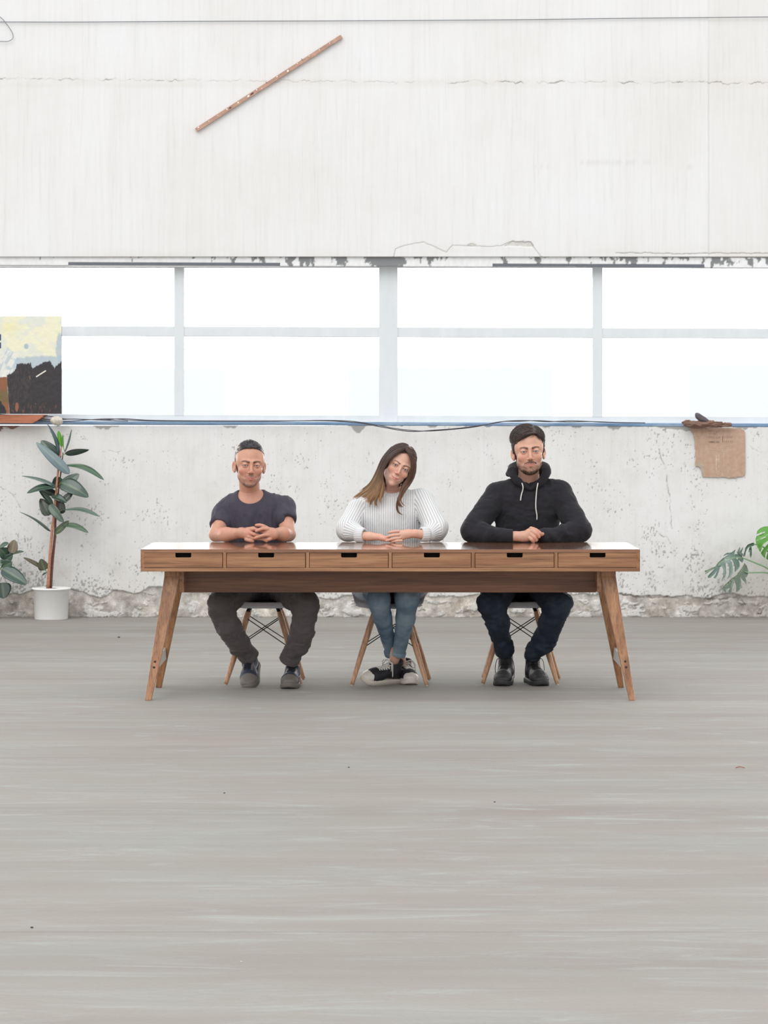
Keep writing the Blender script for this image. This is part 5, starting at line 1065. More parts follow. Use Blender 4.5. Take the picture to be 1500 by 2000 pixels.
# ============================================================ PLANTS
leaf_m = vcol('leaf_surface', .28, bump=.15, bscale=120, coat=.35, spec=.5)
def leaf(parent, Bp, Tp, w, nrm=(0, -.5, .8), arch=.0, fold=.15, top=None, und=None, blunt=.8, name='leaf', twist=0., petiole=True, wave=.0):
    Bp, Tp = np.asarray(Bp, float), np.asarray(Tp, float); ax = Tp-Bp; L = np.linalg.norm(ax); a = ax/L; nrm = np.asarray(nrm, float); nrm = nrm-a*nrm.dot(a); nrm /= np.linalg.norm(nrm)
    nt, nu = 15, 9; Vt = []; ct = []
    top = lin(52, 78, 66) if top is None else top; und = lin(118, 134, 122) if und is None else und; rg = np.random.default_rng(int(abs(Bp[0]*9999)+abs(Tp[2]*7777)) % 99991); ph = rg.random()*6
    for side in (0, 1):
        for i in range(nt):
            t = i/(nt-1); tw = math.radians(twist)*t; n_ = nrm*math.cos(tw)+np.cross(a, nrm)*math.sin(tw); s = np.cross(a, n_)
            c = Bp+ax*t+nrm*arch*math.sin(math.pi*t)*L; hw = w/2*1.12*(math.sin(math.pi*min(t**blunt*.96+.02, 1)))**.66*(1 if t < .97 else .35)+.0006
            for j in range(nu):
                u = -1+2*j/(nu-1); p = c+s*u*hw+n_*(fold*abs(u)*hw-side*.0009+wave*hw*math.sin(9*t+ph)*u*u)
                Vt.append(p); v = .82+.08*math.sin(t*60+abs(u)*14)*(abs(u) > .12); col = (und if side else top)*v
                if abs(u) < .05: col = (und if side else top)*.75+lin(150, 168, 120)*.25
                ct.append(col)
    n = nt*nu; Fq = []
    for i in range(nt-1):
        for j in range(nu-1):
            q = i*nu+j; Fq.append((q, q+1, q+1+nu, q+nu)); Fq.append((n+q+nu, n+q+nu+1, n+q+1, n+q))
    for i in range(nt-1):
        q = i*nu; Fq.append((q, q+nu, n+q+nu, n+q)); q += nu-1; Fq.append((q+nu, q, n+q, n+q+nu))
    return mk(name, np.array(Vt), Fq, leaf_m, parent, cols=np.clip(np.array(ct), 0, 1))
white_pot = plain('white_plastic_pot', srgb(247, 248, 246), .35, coat=.2, var=.015, bump=.03)
soil = plain('potting_soil', srgb(92, 70, 56), .95, var=.5, scale=60, bump=.6)
def pot(parent, cx, cy, k=1.0):
    rb, rt_, H = .1155*k, .1225*k, .219*k
    lathe('pot', [(0, 0), (rb-.004, 0), (rb, .004), (rt_, H-.014), (rt_+.012, H-.012), (rt_+.0135, H-.006), (rt_+.012, H), (rt_-.004, H), (rt_-.006, H-.02), (rb-.006, .012), (0, .012)], (cx, cy, 0), white_pot, parent, 64)
    v = Vol((cx-.12*k, cy-.12*k, H-.06), (cx+.12*k, cy+.12*k, H+.03), .006); v.ell((cx, cy, H-.035), (.112*k, .112*k, .030), k=.01); V, Fq = v.mesh(); V = disp(V, Fq, .012*(fbm(V*45, 3, 5)-.5)); mk('soil', V, Fq, soil, parent)
bark = plain('copper_brown_bark', srgb(172, 120, 94), .5, coat=.2, var=.3, scale=80); bark2 = plain('dark_bark', srgb(104, 66, 58), .6, var=.3, scale=90); gstem = plain('green_stem', srgb(116, 140, 84), .5, var=.15)
YP = 5.88
L_ = crop(0, 800, 4.545)
def rubber_plant():
    c = L_(455, 1863, YP); r = root('rubber_plant', (c[0], YP, 0), 'tall rubber plant with dark glossy leaves in a white pot by the wall', 'plant')
    pot(r, c[0], YP)
    def W(zx, zy, dy=0.): return L_(zx, zy, YP+dy)
    st = mktube('stem', [W(425, 1600, -.01), W(440, 1350, -.01), W(462, 1080, -.01), W(485, 880, -.01), W(510, 600, -.01), W(535, 400, -.008), W(545, 330, -.006)], [.0125, .0105, .0095, .0088, .0078, .006, .004], bark, r, 12, 30)
    mktube('stem', [W(447, 1600, .012), W(465, 1350, .014), W(490, 1100, .012), W(492, 1000, .012), W(510, 800, .012), W(540, 560, .01), W(560, 380, .006)], [.0115, .010, .009, .0075, .006, .005, .0035], bark2, r, 12, 30)
    G1, G2, G3 = lin(46, 66, 60), lin(62, 86, 74), lin(84, 104, 92); BL = lin(150, 166, 172); BR = lin(92, 84, 62)
    up, vw = (0, -.35, 1), (0, -1, .1)
    specs = [ # base, tip, depth offsets, width, normal, arch, fold, top, under, blunt, twist
     ((520, 400, 0), (418, 128, -.02), .040, (.8, -.6, .1), .06, .5, lin(74, 96, 108), lin(64, 84, 74), .8, 20),
     ((548, 335, 0), (520, 188, -.01), .028, (.3, -1, 0), -.02, -.5, lin(110, 184, 60), lin(120, 190, 60), 1.1, 0),
     ((566, 345, -.01), (560, 225, -.02), .020, (1, -.6, 0), -.02, -.3, lin(96, 168, 66), lin(100, 170, 60), 1.2, 0),
     ((575, 380, 0), (635, 175, -.01), .016, (.8, -.6, 0), .03, .2, lin(104, 126, 124), G2, .9, 0),
     ((580, 392, 0), (790, 355, -.03), .050, (0, -.75, -.5), -.06, .35, G1, lin(150, 164, 160), .8, 20),
     ((556, 492, 0), (922, 622, -.06), .050, (0, -.35, 1), .14, -.2, lin(76, 106, 84), G2, .9, 30),
     ((524, 460, .01), (366, 275, .02), .090, (.1, -1, .1), .05, .15, lin(66, 88, 76), G1, .7, 0),
     ((618, 568, -.03), (322, 292, -.05), .066, (-.3, -.8, .5), .06, -.25, lin(132, 152, 158), G2, .75, 10),
     ((505, 690, -.01), (192, 590, -.06), .052, (.1, -.5, .9), .05, .15, lin(100, 124, 120), G1, .8, 15),
     ((495, 685, -.02), (240, 742, -.10), .060, (0, -.65, .8), .10, .1, G2, G1, .75, 0),
     ((505, 760, .01), (350, 705, .03), .055, (0, -.8, .6), .03, .2, G1, G1, .8, 0),
     ((545, 610, .0), (470, 690, .03), .070, (.2, -1, .0), .0, .1, G1, G1, .6, 0),
     ((535, 705, 0), (702, 572, -.02), .075, (-.3, -1, .1), .04, .1, G3, G1, .7, 0),
     ((552, 650, -.02), (786, 776, -.06), .100, (.35, -1, .35), .10, .1, lin(72, 92, 84), G1, .55, 0),
     ((460, 762, -.01), (590, 826, -.05), .050, (.1, -.8, .7), .08, .2, G2, G1, .7, 0),
     ((560, 815, -.03), (646, 735, -.03), .045, (-.2, -.9, .3), .0, .2, G1, G1, .8, 0),
     ((470, 850, 0), (345, 712, -.02), .038, (.5, -.8, .1), .02, .5, G2, G1, .9, 0),
     ((440, 938, 0), (358, 790, .02), .075, (.3, -1, .0), .03, .1, lin(66, 78, 62), G1, .6, 0),
     ((525, 925, .02), (545, 800, .03), .070, (0, -1, .1), .0, .1, lin(42, 52, 44), G1, .6, 0),
     ((440, 845, -.02), (566, 1000, -.06), .056, (-.4, -.9, .3), .06, .1, G3, G1, .6, 0),
     ((450, 1078, 0), (175, 906, -.05), .050, (0, -.5, 1), .08, -.25, lin(74, 96, 86), G1, .75, 25),
     ((552, 890, 0), (880, 946, -.05), .044, (0, -.3, 1), .12, -.2, lin(94, 118, 106), G2, .85, 25),
     ((492, 1100, 0), (612, 988, -.03), .044, (-.5, -.9, .1), .0, .2, lin(82, 98, 66), G1, .8, 0),
     ((540, 1022, 0), (784, 1092, -.05), .050, (.1, -.55, .9), .13, -.1, lin(92, 116, 96), G1, .75, 15),
     ((400, 1422, 0), (208, 1314, -.04), .036, (0, -.7, .8), .02, .2, BR, G1, .8, 0),
     ((396, 1425, -.01), (362, 1326, -.02), .066, (.1, -1, 0), .0, .1, lin(88, 92, 70), G1, .55, 0),
     ((412, 1446, 0), (374, 1474, -.03), .012, (0, -.7, .8), .06, .2, G1, G1, .8, 0)]
    for (b, t, w_, nn, ar, fo, tp, un, bl_, twi) in specs:
        B_ = W(*b); T_ = W(*t); leaf(r, B_, T_, w_, nn, ar, fo, tp, un, bl_, twist=twi)
    pets = []
    for (b, s_) in (((580, 392, 0), (552, 410, 0)), ((556, 492, 0), (538, 505, 0)), ((552, 890, 0), (505, 925, 0)), ((450, 1078, 0), (462, 1095, 0)), ((540, 1022, 0), (490, 1060, 0)), ((400, 1422, 0), (424, 1455, 0)), ((412, 1446, 0), (424, 1456, 0)), ((492, 1100, 0), (500, 1130, .01)), ((552, 650, -.02), (520, 670, 0)), ((580, 392, 0), (566, 345, 0)), ((500, 1130, .01), (488, 1165, .012))):
        mktube('petiole', [W(*b), (W(*b)+W(*s_))/2+np.array((0, 0, .002)), W(*s_)], .0026, gstem, r, 6, 6)
    return r
rubber_plant()
S_ = crop(0, 1000, 5)
def small_plant():
    cx = (-62-750)/SW; r = root('rubber_plant', (cx, YP, 0), 'low bushy rubber plant cut off by the left edge of the photo', 'plant'); pot(r, cx, YP, .95)
    def W(zx, zy, dy=0.): return S_(zx, zy, YP+dy)
    D1, D2 = lin(44, 74, 60), lin(58, 88, 70)
    stem = [np.array((cx, YP, .2)), W(-190, 700), W(-90, 620), W(0, 560), W(45, 470), W(95, 420)]
    mktube('stem', stem, [.010, .008, .006, .005, .004, .003], gstem, r, 8, 24)
    mktube('stem', [W(-190, 700), W(-80, 720), W(-10, 730)], [.006, .004, .003], gstem, r, 8, 10); mktube('stem', [W(-90, 620), W(-60, 450), W(-30, 380)], [.005, .004, .003], gstem, r, 8, 10)
    for (b, t, w_, nn, ar, fo, tp, un, bl_) in [((112, 402, -.01), (142, 272, 0), .066, (-.1, -1, 0), .0, .1, lin(122, 106, 84), D1, .75), ((-10, 345, 0), (84, 308, -.05), .050, (0, -.7, .7), .04, .1, D2, D1, .8), ((62, 430, 0), (0, 352, -.04), .066, (.4, -.9, .2), .03, .15, D2, D1, .75),
        ((66, 470, .01), (58, 345, .02), .080, (0, -1, .1), .0, .1, D1, D1, .7), ((112, 412, 0), (232, 388, -.05), .036, (0, -.55, .8), .05, .1, D2, D1, .8), ((45, 478, -.02), (122, 420, -.03), .048, (.2, -1, .2), .0, .15, D1, D1, .8),
        ((20, 545, -.01), (118, 490, -.04), .080, (.1, -1, .2), .03, .1, D2, D1, .65), ((18, 555, -.03), (262, 705, -.09), .092, (.2, -1, .45), .06, .12, lin(48, 78, 70), D1, .7), ((20, 690, 0), (36, 845, -.02), .108, (.1, -1, .1), .0, .1, lin(42, 66, 60), D1, .62),
        ((-20, 480, 0), (16, 520, -.02), .05, (0, -1, .2), .0, .1, D2, D1, .7), ((-60, 450, 0), (-150, 330, -.04), .08, (0, -1, .2), .0, .1, D1, D1, .7), ((-60, 600, 0), (-200, 560, -.06), .08, (0, -.8, .5), .0, .1, D1, D1, .7), ((-100, 640, 0), (-160, 820, -.06), .09, (0, -1, .2), .0, .1, D2, D1, .7)]:
        leaf(r, W(*b), W(*t), w_, nn, ar, fo, tp, un, bl_)
small_plant()
R_ = crop(1360, 1010, 9.52)
def cut_leaf(parent, outline, holes, dy, y0=0., top=None, und=None, name='leaf', label=None, vein=None):
    pol = [[Vector((*R_(x, y, YP)[[0, 2]], 0)) for x, y in outline]]+[[Vector((*R_(x, y, YP)[[0, 2]], 0)) for x, y in h] for h in holes]
    tris = tessellate_polygon(pol); pts = [p for q in pol for p in q]
    bm = bmesh.new(); vs = [bm.verts.new((p.x, 0, p.y)) for p in pts]
    for t in tris:
        try: bm.faces.new([vs[i] for i in t])
        except ValueError: pass
    for it in range(4):
        es = [e for e in bm.edges if e.calc_length() > .016]
        if not es: break
        bmesh.ops.subdivide_edges(bm, edges=es, cuts=1); bmesh.ops.triangulate(bm, faces=bm.faces)
    bmesh.ops.recalc_face_normals(bm, faces=bm.faces)
    if sum(f.normal.y*f.calc_area() for f in bm.faces) > 0: bmesh.ops.reverse_faces(bm, faces=bm.faces)
    V = np.array([v.co for v in bm.verts]); Fc = [tuple(v.index for v in f.verts) for f in bm.faces]; bnd = [(e.verts[0].index, e.verts[1].index) for e in bm.edges if e.is_boundary]; bm.free()
    zx = (V[:, 0]*SWP+750-1360)*9.52; zy = ((HC-V[:, 2])*SWP+804-1010)*9.52; V[:, 1] = YP+y0+dy(zx, zy)
    n = len(V); V2 = V.copy(); V2[:, 1] += .0010; Fa = Fc+[tuple(n+i for i in f[::-1]) for f in Fc]+[(a, b, n+b) for a, b in bnd]+[(a, n+b, n+a) for a, b in bnd]
    top = lin(62, 92, 72) if top is None else top; und = lin(100, 124, 100) if und is None else und; nn = fbm(V*np.array((60, 60, 60)), 2, 3)
    c = top[None]*(1+.35*(nn-.5))[:, None]
    if vein is not None:
        d = np.full(n, 9e3)
        for ln in vein: d = np.minimum(d, polyd(zx, zy, ln))
        m = np.exp(-(d/9)**2)[:, None]*.6; c = c*(1-m)+lin(168, 188, 140)*m
    return mk(name, np.vstack([V, V2]), Fa, leaf_m, parent, cols=np.clip(np.vstack([c, np.tile(und, (n, 1))]), 0, 1))
SWP = FPX/(YP+Y0)
def monstera():
    cx = (1580-750)/SWP; r = root('monstera', (cx, YP, 0), 'split-leaf plant reaching in from the right edge of the photo', 'plant'); pot(r, cx, YP, 1.05)
    # bright round leaf with slots
    cut_leaf(r, [(1500, 150), (1333, 168), (1250, 172), (1170, 200), (1110, 245), (1082, 310), (1190, 275), (1262, 262), (1262, 276), (1200, 300), (1085, 340), (1062, 400), (1070, 470), (1095, 540), (1150, 632), (1165, 640), (1185, 560), (1215, 500), (1280, 445), (1360, 400), (1380, 420), (1290, 500), (1225, 570), (1190, 620), (1170, 655), (1200, 705), (1262, 762), (1258, 700), (1275, 640), (1330, 560), (1400, 500), (1412, 520), (1350, 600), (1300, 670), (1285, 740), (1290, 775), (1345, 800), (1400, 790), (1460, 820), (1540, 800), (1640, 700), (1700, 560), (1720, 420), (1690, 300), (1620, 210), (1560, 170), (1510, 260), (1505, 210)],
             [[(1180, 385), (1262, 352), (1268, 366), (1210, 388), (1150, 412)]], lambda x, y: -.02+.00016*(x-1330)+.0000006*(y-480)**2, -.06, lin(88, 156, 52), lin(120, 176, 70), vein=[[(1510, 250), (1440, 480), (1340, 790)], [(1500, 300), (1300, 320), (1085, 420)], [(1480, 380), (1250, 480), (1130, 590)], [(1440, 480), (1260, 620), (1220, 720)]])
    A = cut_leaf(r, [(868, 752), (800, 690), (710, 680), (690, 700), (725, 600), (700, 612), (640, 655), (560, 660), (510, 690), (482, 726), (540, 700), (590, 690), (480, 760), (400, 840), (350, 915), (182, 1010), (188, 1075), (260, 1010), (345, 950), (270, 1040), (222, 1105), (225, 1140), (262, 1130), (330, 1060), (372, 990), (350, 1060), (310, 1130), (345, 1135), (380, 1080), (405, 1000), (432, 915), (462, 915), (485, 970), (482, 1060), (445, 1165), (510, 1105), (532, 1020), (530, 930), (525, 850), (545, 838), (575, 870), (590, 950), (580, 1060), (545, 1138), (610, 1095), (650, 1030), (658, 940), (645, 860), (620, 790), (640, 780), (670, 830), (692, 920), (688, 1015), (760, 960), (800, 905), (795, 850), (775, 790), (850, 850), (885, 800)],
             [[(735, 755), (752, 748), (764, 775), (750, 790)]], lambda x, y: -.05+.0000009*(x-600)**2-.00012*(y-900), -.02, lin(98, 122, 112), lin(84, 112, 84), vein=[[(868, 762), (700, 740), (500, 800), (190, 1040)]])
    cut_leaf(r, [(885, 850), (840, 930), (740, 1060), (600, 1160), (500, 1245), (445, 1310), (500, 1385), (518, 1385), (528, 1330), (590, 1300), (572, 1375), (625, 1435), (640, 1290), (665, 1200), (690, 1160), (700, 1210), (722, 1290), (708, 1385), (770, 1350), (805, 1300), (812, 1210), (805, 1110), (830, 1150), (880, 1200), (915, 1252), (912, 1180), (890, 1100), (890, 1060), (912, 1120), (945, 1070), (955, 990), (930, 910)],
             [], lambda x, y: -.03+.00010*(x-700)-.00008*(y-1100), -.04, lin(92, 108, 92), lin(84, 124, 70), vein=[[(885, 870), (800, 1020), (620, 1170), (460, 1310)]])
    cut_leaf(r, [(1075, 475), (1020, 490), (960, 515), (920, 570), (905, 640), (870, 735), (915, 735), (925, 660), (950, 600), (1000, 545), (985, 600), (978, 650), (992, 655), (1010, 600), (1000, 700), (1018, 772), (1040, 700), (1038, 600), (1032, 550), (1085, 530)],
             [], lambda x, y: .02+0*x, .0, lin(76, 104, 84), lin(84, 120, 74))
    cut_leaf(r, [(760, 660), (790, 600), (815, 555), (828, 580), (810, 640), (850, 590), (885, 552), (870, 610), (850, 660), (880, 690), (860, 740), (790, 700)], [], lambda x, y: .03+0*x, .0, lin(112, 128, 118), lin(84, 120, 74))
    pm = plain('pale_green_stalk', srgb(124, 158, 118), .45, var=.12)
    base = np.array((cx, YP, .25))
    mktube('stalk', [R_(868, 758, YP-.05), R_(1050, 830, YP-.06), R_(1330, 955, YP-.05), R_(1700, 1200, YP-.02), base], [.0045, .0055, .006, .007, .008], pm, r, 8, 30)
    mktube('stalk', [R_(900, 1010, YP-.05), R_(960, 1032, YP-.05), R_(1150, 1030, YP-.04), R_(1333, 1040, YP-.03), R_(1700, 1150, YP), base+np.array((0, .02, 0))], [.0035, .004, .0045, .005, .006, .007], pm, r, 8, 30)
    mktube('stalk', [R_(1508, 240, YP-.075), R_(1640, 300, YP-.03), R_(1800, 800, YP), base], [.004, .005, .006, .008], pm, r, 8, 30)
    mktube('stalk', [R_(1070, 500, YP+.02), R_(1250, 560, YP+.03), R_(1500, 800, YP+.03), base+np.array((.02, 0, 0))], [.004, .005, .006, .007], pm, r, 8, 30)
monstera()

# ============================================================ PAINTING, PLANK, STONE, CABLES ON THE SILL
zs = wpx(0, 831.5+sl(60))[1]
pnt = M('abstract_paint', .5, spec=.4)
def hump(zx, pts, base): return np.interp(zx, *np.array(pts).T)
def painting():
    x1 = (120.3-750)/FPX*(6.0+Y0); xw = .98; x0 = x1-xw; y = 6.0; z0 = HC-(808.5-804)*(y+Y0)/FPX; z1 = HC-(617.5-804)*(y+Y0)/FPX
    nx, nz = 300, 215; Xg, Zg = np.meshgrid(np.linspace(x0, x1, nx), np.linspace(z0, z1, nz)); s = FPX/(y+Y0)
    px = 750+Xg*s; row = 804+(HC-Zg)*s; u = px*8; v = (row-600)*8     # coordinates of the close-up crop (8 px per pixel)
    n = fbm(np.stack([u/60, v/60, u*0], -1), 4, 201); nf = fbm(np.stack([u/14, v/60, u*0], -1), 4, 203); nb = fbm(np.stack([u/160, v/120, u*0], -1), 3, 205)
    c = np.empty(px.shape+(3,)); cream, cream2, pale, grey, dark, brown = lin(236, 234, 206), lin(240, 232, 176), lin(214, 222, 222), lin(176, 192, 204), lin(50, 46, 50), lin(128, 82, 54)
    def mx(c, col, m): m = np.clip(m, 0, 1)[..., None]; return c*(1-m)+col*m
    c[:] = cream; c = mx(c, pale, sstep(.5, .7, nb+(v < 260)*.08)*.6); c = mx(c, cream2, np.exp(-((u-160)/150)**2-((v-330)/110)**2)*.7+sstep(.6, .75, n)*.15)
    c = mx(c, grey, np.exp(-((u-410)/38)**2-((v-612)/46)**2)*1.4*(np.hypot((u-410)/40, (v-612)/48) < 1))
    c = mx(c, grey*.95, sstep(-14, 14, u-(860+.12*(v-400)-30*np.sin(v/90))+(n-.5)*50)*sstep(380, 430, v)*.75)
    c = mx(c, grey, sstep(-20, 20, v-(800-.05*u)+(n-.5)*60)*(u > 240)*.85)
    wedge = sstep(-10, 10, v-np.interp(u, [-200, 0, 110, 260, 330], [760, 800, 620, 760, 1000])+(n-.5)*40)*(u < 330); c = mx(c, grey*1.06, wedge*.8); c = mx(c, lin(232, 232, 224), sstep(.54, .60, fbm(np.stack([(u+v*.5)/26, (v-u*.5)/130, u*0], -1), 3, 207))*wedge*.8)
    c = mx(c, lin(238, 236, 226), ((np.abs(u-185-(v-850)*-.5) < 46)*(v > 720)*(v < 1090)*(n > .4))*.75)
    topd = np.interp(u, [-300, 60, 75, 120, 215, 250, 262, 480, 505, 560, 640, 775, 800, 850, 885, 925, 960], [1300, 1190, 1120, 1060, 1010, 960, 885, 872, 960, 930, 880, 832, 868, 945, 905, 870, 850])
    dk_ = sstep(-9, 9, v-topd+(nf-.5)*55); lb = np.interp(v, [900, 1100, 1300, 1500, 1700], [60, 110, 118, 135, 150]); dk_ *= sstep(-8, 8, u-lb+(n-.5)*20)
    dkc = dark*(1+.5*(nf-.5))[..., None]+lin(70, 52, 44)*(sstep(.55, .7, nf)*(u < 520))[..., None]*.35; dk_ = dk_[..., None]; c = c*(1-dk_)+dkc*dk_
    lo = sstep(-8, 8, v-1095+(n-.5)*40)*sstep(8, -8, u-lb); c = mx(c, brown*1.25, lo); c = mx(c, lin(108, 98, 62), lo*sstep(1250, 1350, v)*sstep(1560, 1450, v)*.8); c = mx(c, lin(40, 40, 44), sstep(-6, 6, v-1450-u*1.6+(n-.5)*50)*sstep(6, -6, u-100)*lo)
    c = mx(c, brown*1.5, ((np.hypot((u-262)/24, (v-1560)/75) < 1)*1.0)*.85); c = mx(c, brown, sstep(.66, .74, nf)*(v > 1500)*(u > 150)*.5)
    ln = polyd(u, v, [(568, 1086), (640, 1040), (710, 996)]); c = mx(c, lin(238, 232, 220), sstep(11, 7, ln)); c = mx(c, lin(120, 92, 70), sstep(10, 5, np.abs(polyd(u, v, [(460, 1080), (470, 1120)]))))
    c = mx(c, lin(44, 66, 92), ((u < 16)*(u > -60)*(v > 420)*(v < 640)*(np.abs(v-535) > 14))*1.0)
    i = np.arange(nz-1)[:, None]*nx+np.arange(nx-1)[None]; Fq = np.stack([i, i+1, i+1+nx, i+nx], -1).reshape(-1, 4)
    r = root('painting', ((x0+x1)/2, y, z0), 'abstract canvas, cream above and black-brown below, leaning in the window at left', 'painting')
    m = vcol('oil_paint', .45, bump=.3, bscale=140)
    Yg = np.full(Xg.shape, y)-.002*(n-.5); V = np.stack([Xg, Yg, Zg], -1).reshape(-1, 3)
    mk('canvas', V, Fq, m, r, cols=c.reshape(-1, 3)); box('stretcher_frame', (x0, y+.002, z0), (x1, y+.035, z1), plain('raw_canvas_edge', srgb(176, 172, 176), .8), r, .002)
    # plank under the painting
    zb = HC-(826-804)*(5.96+Y0)/FPX
    wpo = root('wooden_board', ((30-750)/SW, 5.97, zb), 'orange-brown board lying on the sill under the painting', 'board')
    xa = lambda p: (p-750)/FPX*(5.96+Y0); zz = lambda q: HC-(q-804)*(5.96+Y0)/FPX
    prism('board', [(xa(-190), zz(827)), (xa(63), zz(826.5)), (xa(79), zz(817)), (xa(86), zz(810.5)), (xa(-190), zz(808.8))], 5.96, 6.19, wood('reddish_board', 0, srgb(150, 92, 68), srgb(184, 116, 86), srgb(204, 140, 106), coat=0, rough=.7), wpo)
painting()
ys_ = 6.0
v = Vol((-2.45, 5.93, 1.30), (-2.20, 6.08, 1.46), .004); Q = crop(0, 600, 8); v.ell(Q(880, 1765, 6.0), (.034, .035, .030), k=.02); v.ell(Q(930, 1790, 6.0), (.024, .03, .025), k=.02); v.ell(Q(850, 1780, 5.99), (.026, .025, .020), k=.02)
V, Fq = v.mesh(); V = disp(V, Fq, .012*(fbm(V*45, 3, 9)-.5)); cst = Q(890, 1770, 6.0)
tag(mk('stone', V, Fq, plain('pale_stone', srgb(206, 198, 186), .9, var=.15, scale=50, bump=.4), loc=cst), 'pale lump of stone on the sill at the right corner of the painting', 'stone')
cab = plain('dark_cable', srgb(70, 72, 78), .55, var=.15)
def cable(name, pts, r_, label, y=6.04, grp=None, mat=cab):
    w_ = [P(a, b, (y if len(q) < 1 else q[0])) for a, b, *q in pts]; o = mktube(name, w_, r_, mat, None, 6, 120, loc=w_[0]); tag(o, label, 'cable', grp)
cable('cable', [(-60, 808), (30, 812), (60, 815), (100, 820), (140, 818.5), (200, 820), (240, 818), (300, 821), (420, 822), (560, 822), (640, 822, 6.02), (700, 826, 6.0), (745, 834, 5.98), (800, 842.5, 5.98), (850, 840, 5.98), (900, 836, 5.98), (950, 829, 6.0), (990, 822.5, 6.02), (1030, 821.5), (1070, 823.5), (1120, 822), (1180, 824.5), (1260, 826)], .0032, 'dark cable running along the sill and sagging lowest below the middle window post', 6.04)
cable('cable', [(-60, 812), (40, 816), (90, 822), (130, 823), (170, 820), (215, 818), (260, 821), (330, 822.5), (520, 823), (632, 821, 6.02), (690, 823, 6.0), (735, 830, 5.985), (780, 838, 5.985), (830, 842, 5.985), (880, 839, 5.985), (930, 833.5, 5.99), (975, 824, 6.0), (1015, 823), (1050, 821.5), (1100, 824), (1160, 823.5), (1200, 824.8)], .0028, 'thinner dark cable twisted loosely around the sagging one', 6.03)
cable('cable', [(-60, 802), (0, 809.5), (50, 812), (95, 813), (125, 818), (160, 819), (250, 822.5)], .0030, 'short dark cable leaving from under the painting', 6.02)
wirem = plain('grey_wire', srgb(132, 136, 142), .5)
cable('wire', [(-300, 42.5), (0, 42.8), (150, 43), (400, 41.5), (700, 40.5), (1000, 38.5), (1200, 36), (1500, 33), (1800, 31)], .0030, 'thin grey wire strung across the top of the wall', YW-.02, mat=wirem)
cable('wire', [(-40, 5), (0, 33), (12, 46), (23, 62), (25.5, 73), (20, 79), (8, 81), (-40, 79)], .0025, 'loop of thin wire hanging at the top left corner', YW-.025, mat=wirem)
# dry crumpled leaf bundle with a dark pod at right
Zr = crop(1330, 800, 10); v = Vol(Zr(0, 380, 5.95)-np.array((.05, 0, .02)), Zr(1050, 30, 6.09)+np.array((.05, 0, .02)), .0032)
v.cap(Zr(40, 245, 6.02), Zr(130, 250, 6.02), .004, .012, k=.01); v.ell(Zr(210, 285, 6.02), (.055, .03, .019), k=.02); v.ell(Zr(400, 290, 6.02), (.060, .035, .020), R=rot(roll=-8), k=.02); v.cap(Zr(450, 290, 6.02), Zr(960, 300, 6.02), .018, .010, k=.02); v.cap(Zr(520, 250, 6.01), Zr(780, 262, 6.01), .012, .007, k=.01)
V, Fq = v.mesh(); nn = fbm(V*np.array((18, 40, 90)), 3, 19); V = disp(V, Fq, .012*(1-2*np.abs(nn-.5)*2-.4))
cc = lin(128, 100, 86)[None]*(.55+.9*fbm(V*np.array((30, 60, 140)), 3, 23))[:, None]; db = Zr(450, 290, 6.02)
tag(mk('driftwood', V, Fq, vcol('dry_bark', .85, bump=.4, bscale=150), cols=np.clip(cc, 0, 1), loc=db), 'brown gnarled driftwood lying on the sill above the cardboard', 'driftwood')
v = Vol(Zr(200, 300, 5.96)-np.array((.02, 0, .02)), Zr(620, 20, 6.07)+np.array((.02, 0, .02)), .0028); w_ = spline([Zr(300, 85, 6.015), Zr(340, 130, 6.015), Zr(400, 175, 6.015), Zr(480, 205, 6.015), Zr(550, 235, 6.015)], 10); rr = [.008, .016, .021, .023, .023, .021, .018, .015, .011, .006]
for i in range(9): v.cap(w_[i], w_[i+1], rr[i]*.92, rr[i+1]*.92, k=.006)
V, Fq = v.mesh(); V = disp(V, Fq, .004*(fbm(V*60, 2, 29)-.5)); pk = Zr(400, 200, 6.015)
tag(mk('stone', V, Fq, plain('dark_stone', srgb(92, 86, 92), .8, var=.2), loc=pk), 'dark pointed stone standing on the driftwood', 'stone')

# ============================================================ CARDBOARD
K = crop(1330, 800, 10); yk = YW-.012
xz = lambda zx, zy, y=yk: tuple(K(zx, zy, y)[[0, 2]])
pts = [(185, 395), (215, 360), (262, 348), (420, 352), (560, 356), (780, 358), (1000, 362), (1170, 375), (1225, 395), (1250, 440), (1254, 700), (1256, 1000), (1255, 1240), (1235, 1285), (1190, 1308), (1090, 1312), (1078, 1345), (1055, 1332), (1000, 1328), (930, 1342), (870, 1318), (800, 1312), (730, 1326), (650, 1318), (560, 1318), (480, 1312), (420, 1318), (415, 1290), (412, 1225), (395, 1165), (360, 1120), (330, 1105), (285, 1112), (276, 1085), (282, 1030), (292, 950), (276, 880), (288, 800), (268, 720), (272, 640), (262, 570), (248, 530), (250, 500), (222, 455), (192, 420)]
cb = M('corrugated_card', .85, spec=.2); cn_ = cb.noise(1.0, cb.co((30, 30, 30)), 4, .6); cn2_ = cb.noise(500, cb.co(), 2)
cb.col(cb.mix(.5, cb.ramp(cn_, [(.3, srgb(180, 150, 130)), (.7, srgb(196, 168, 148))]), cb.ramp(cn2_, [(.3, G(.86)), (.7, G(1.05))]), 'MULTIPLY')); cb.bump(cn2_, .2, .001)
card = root('cardboard', K(750, 830, yk), 'torn sheet of brown cardboard fixed to the wall below the sill', 'cardboard')
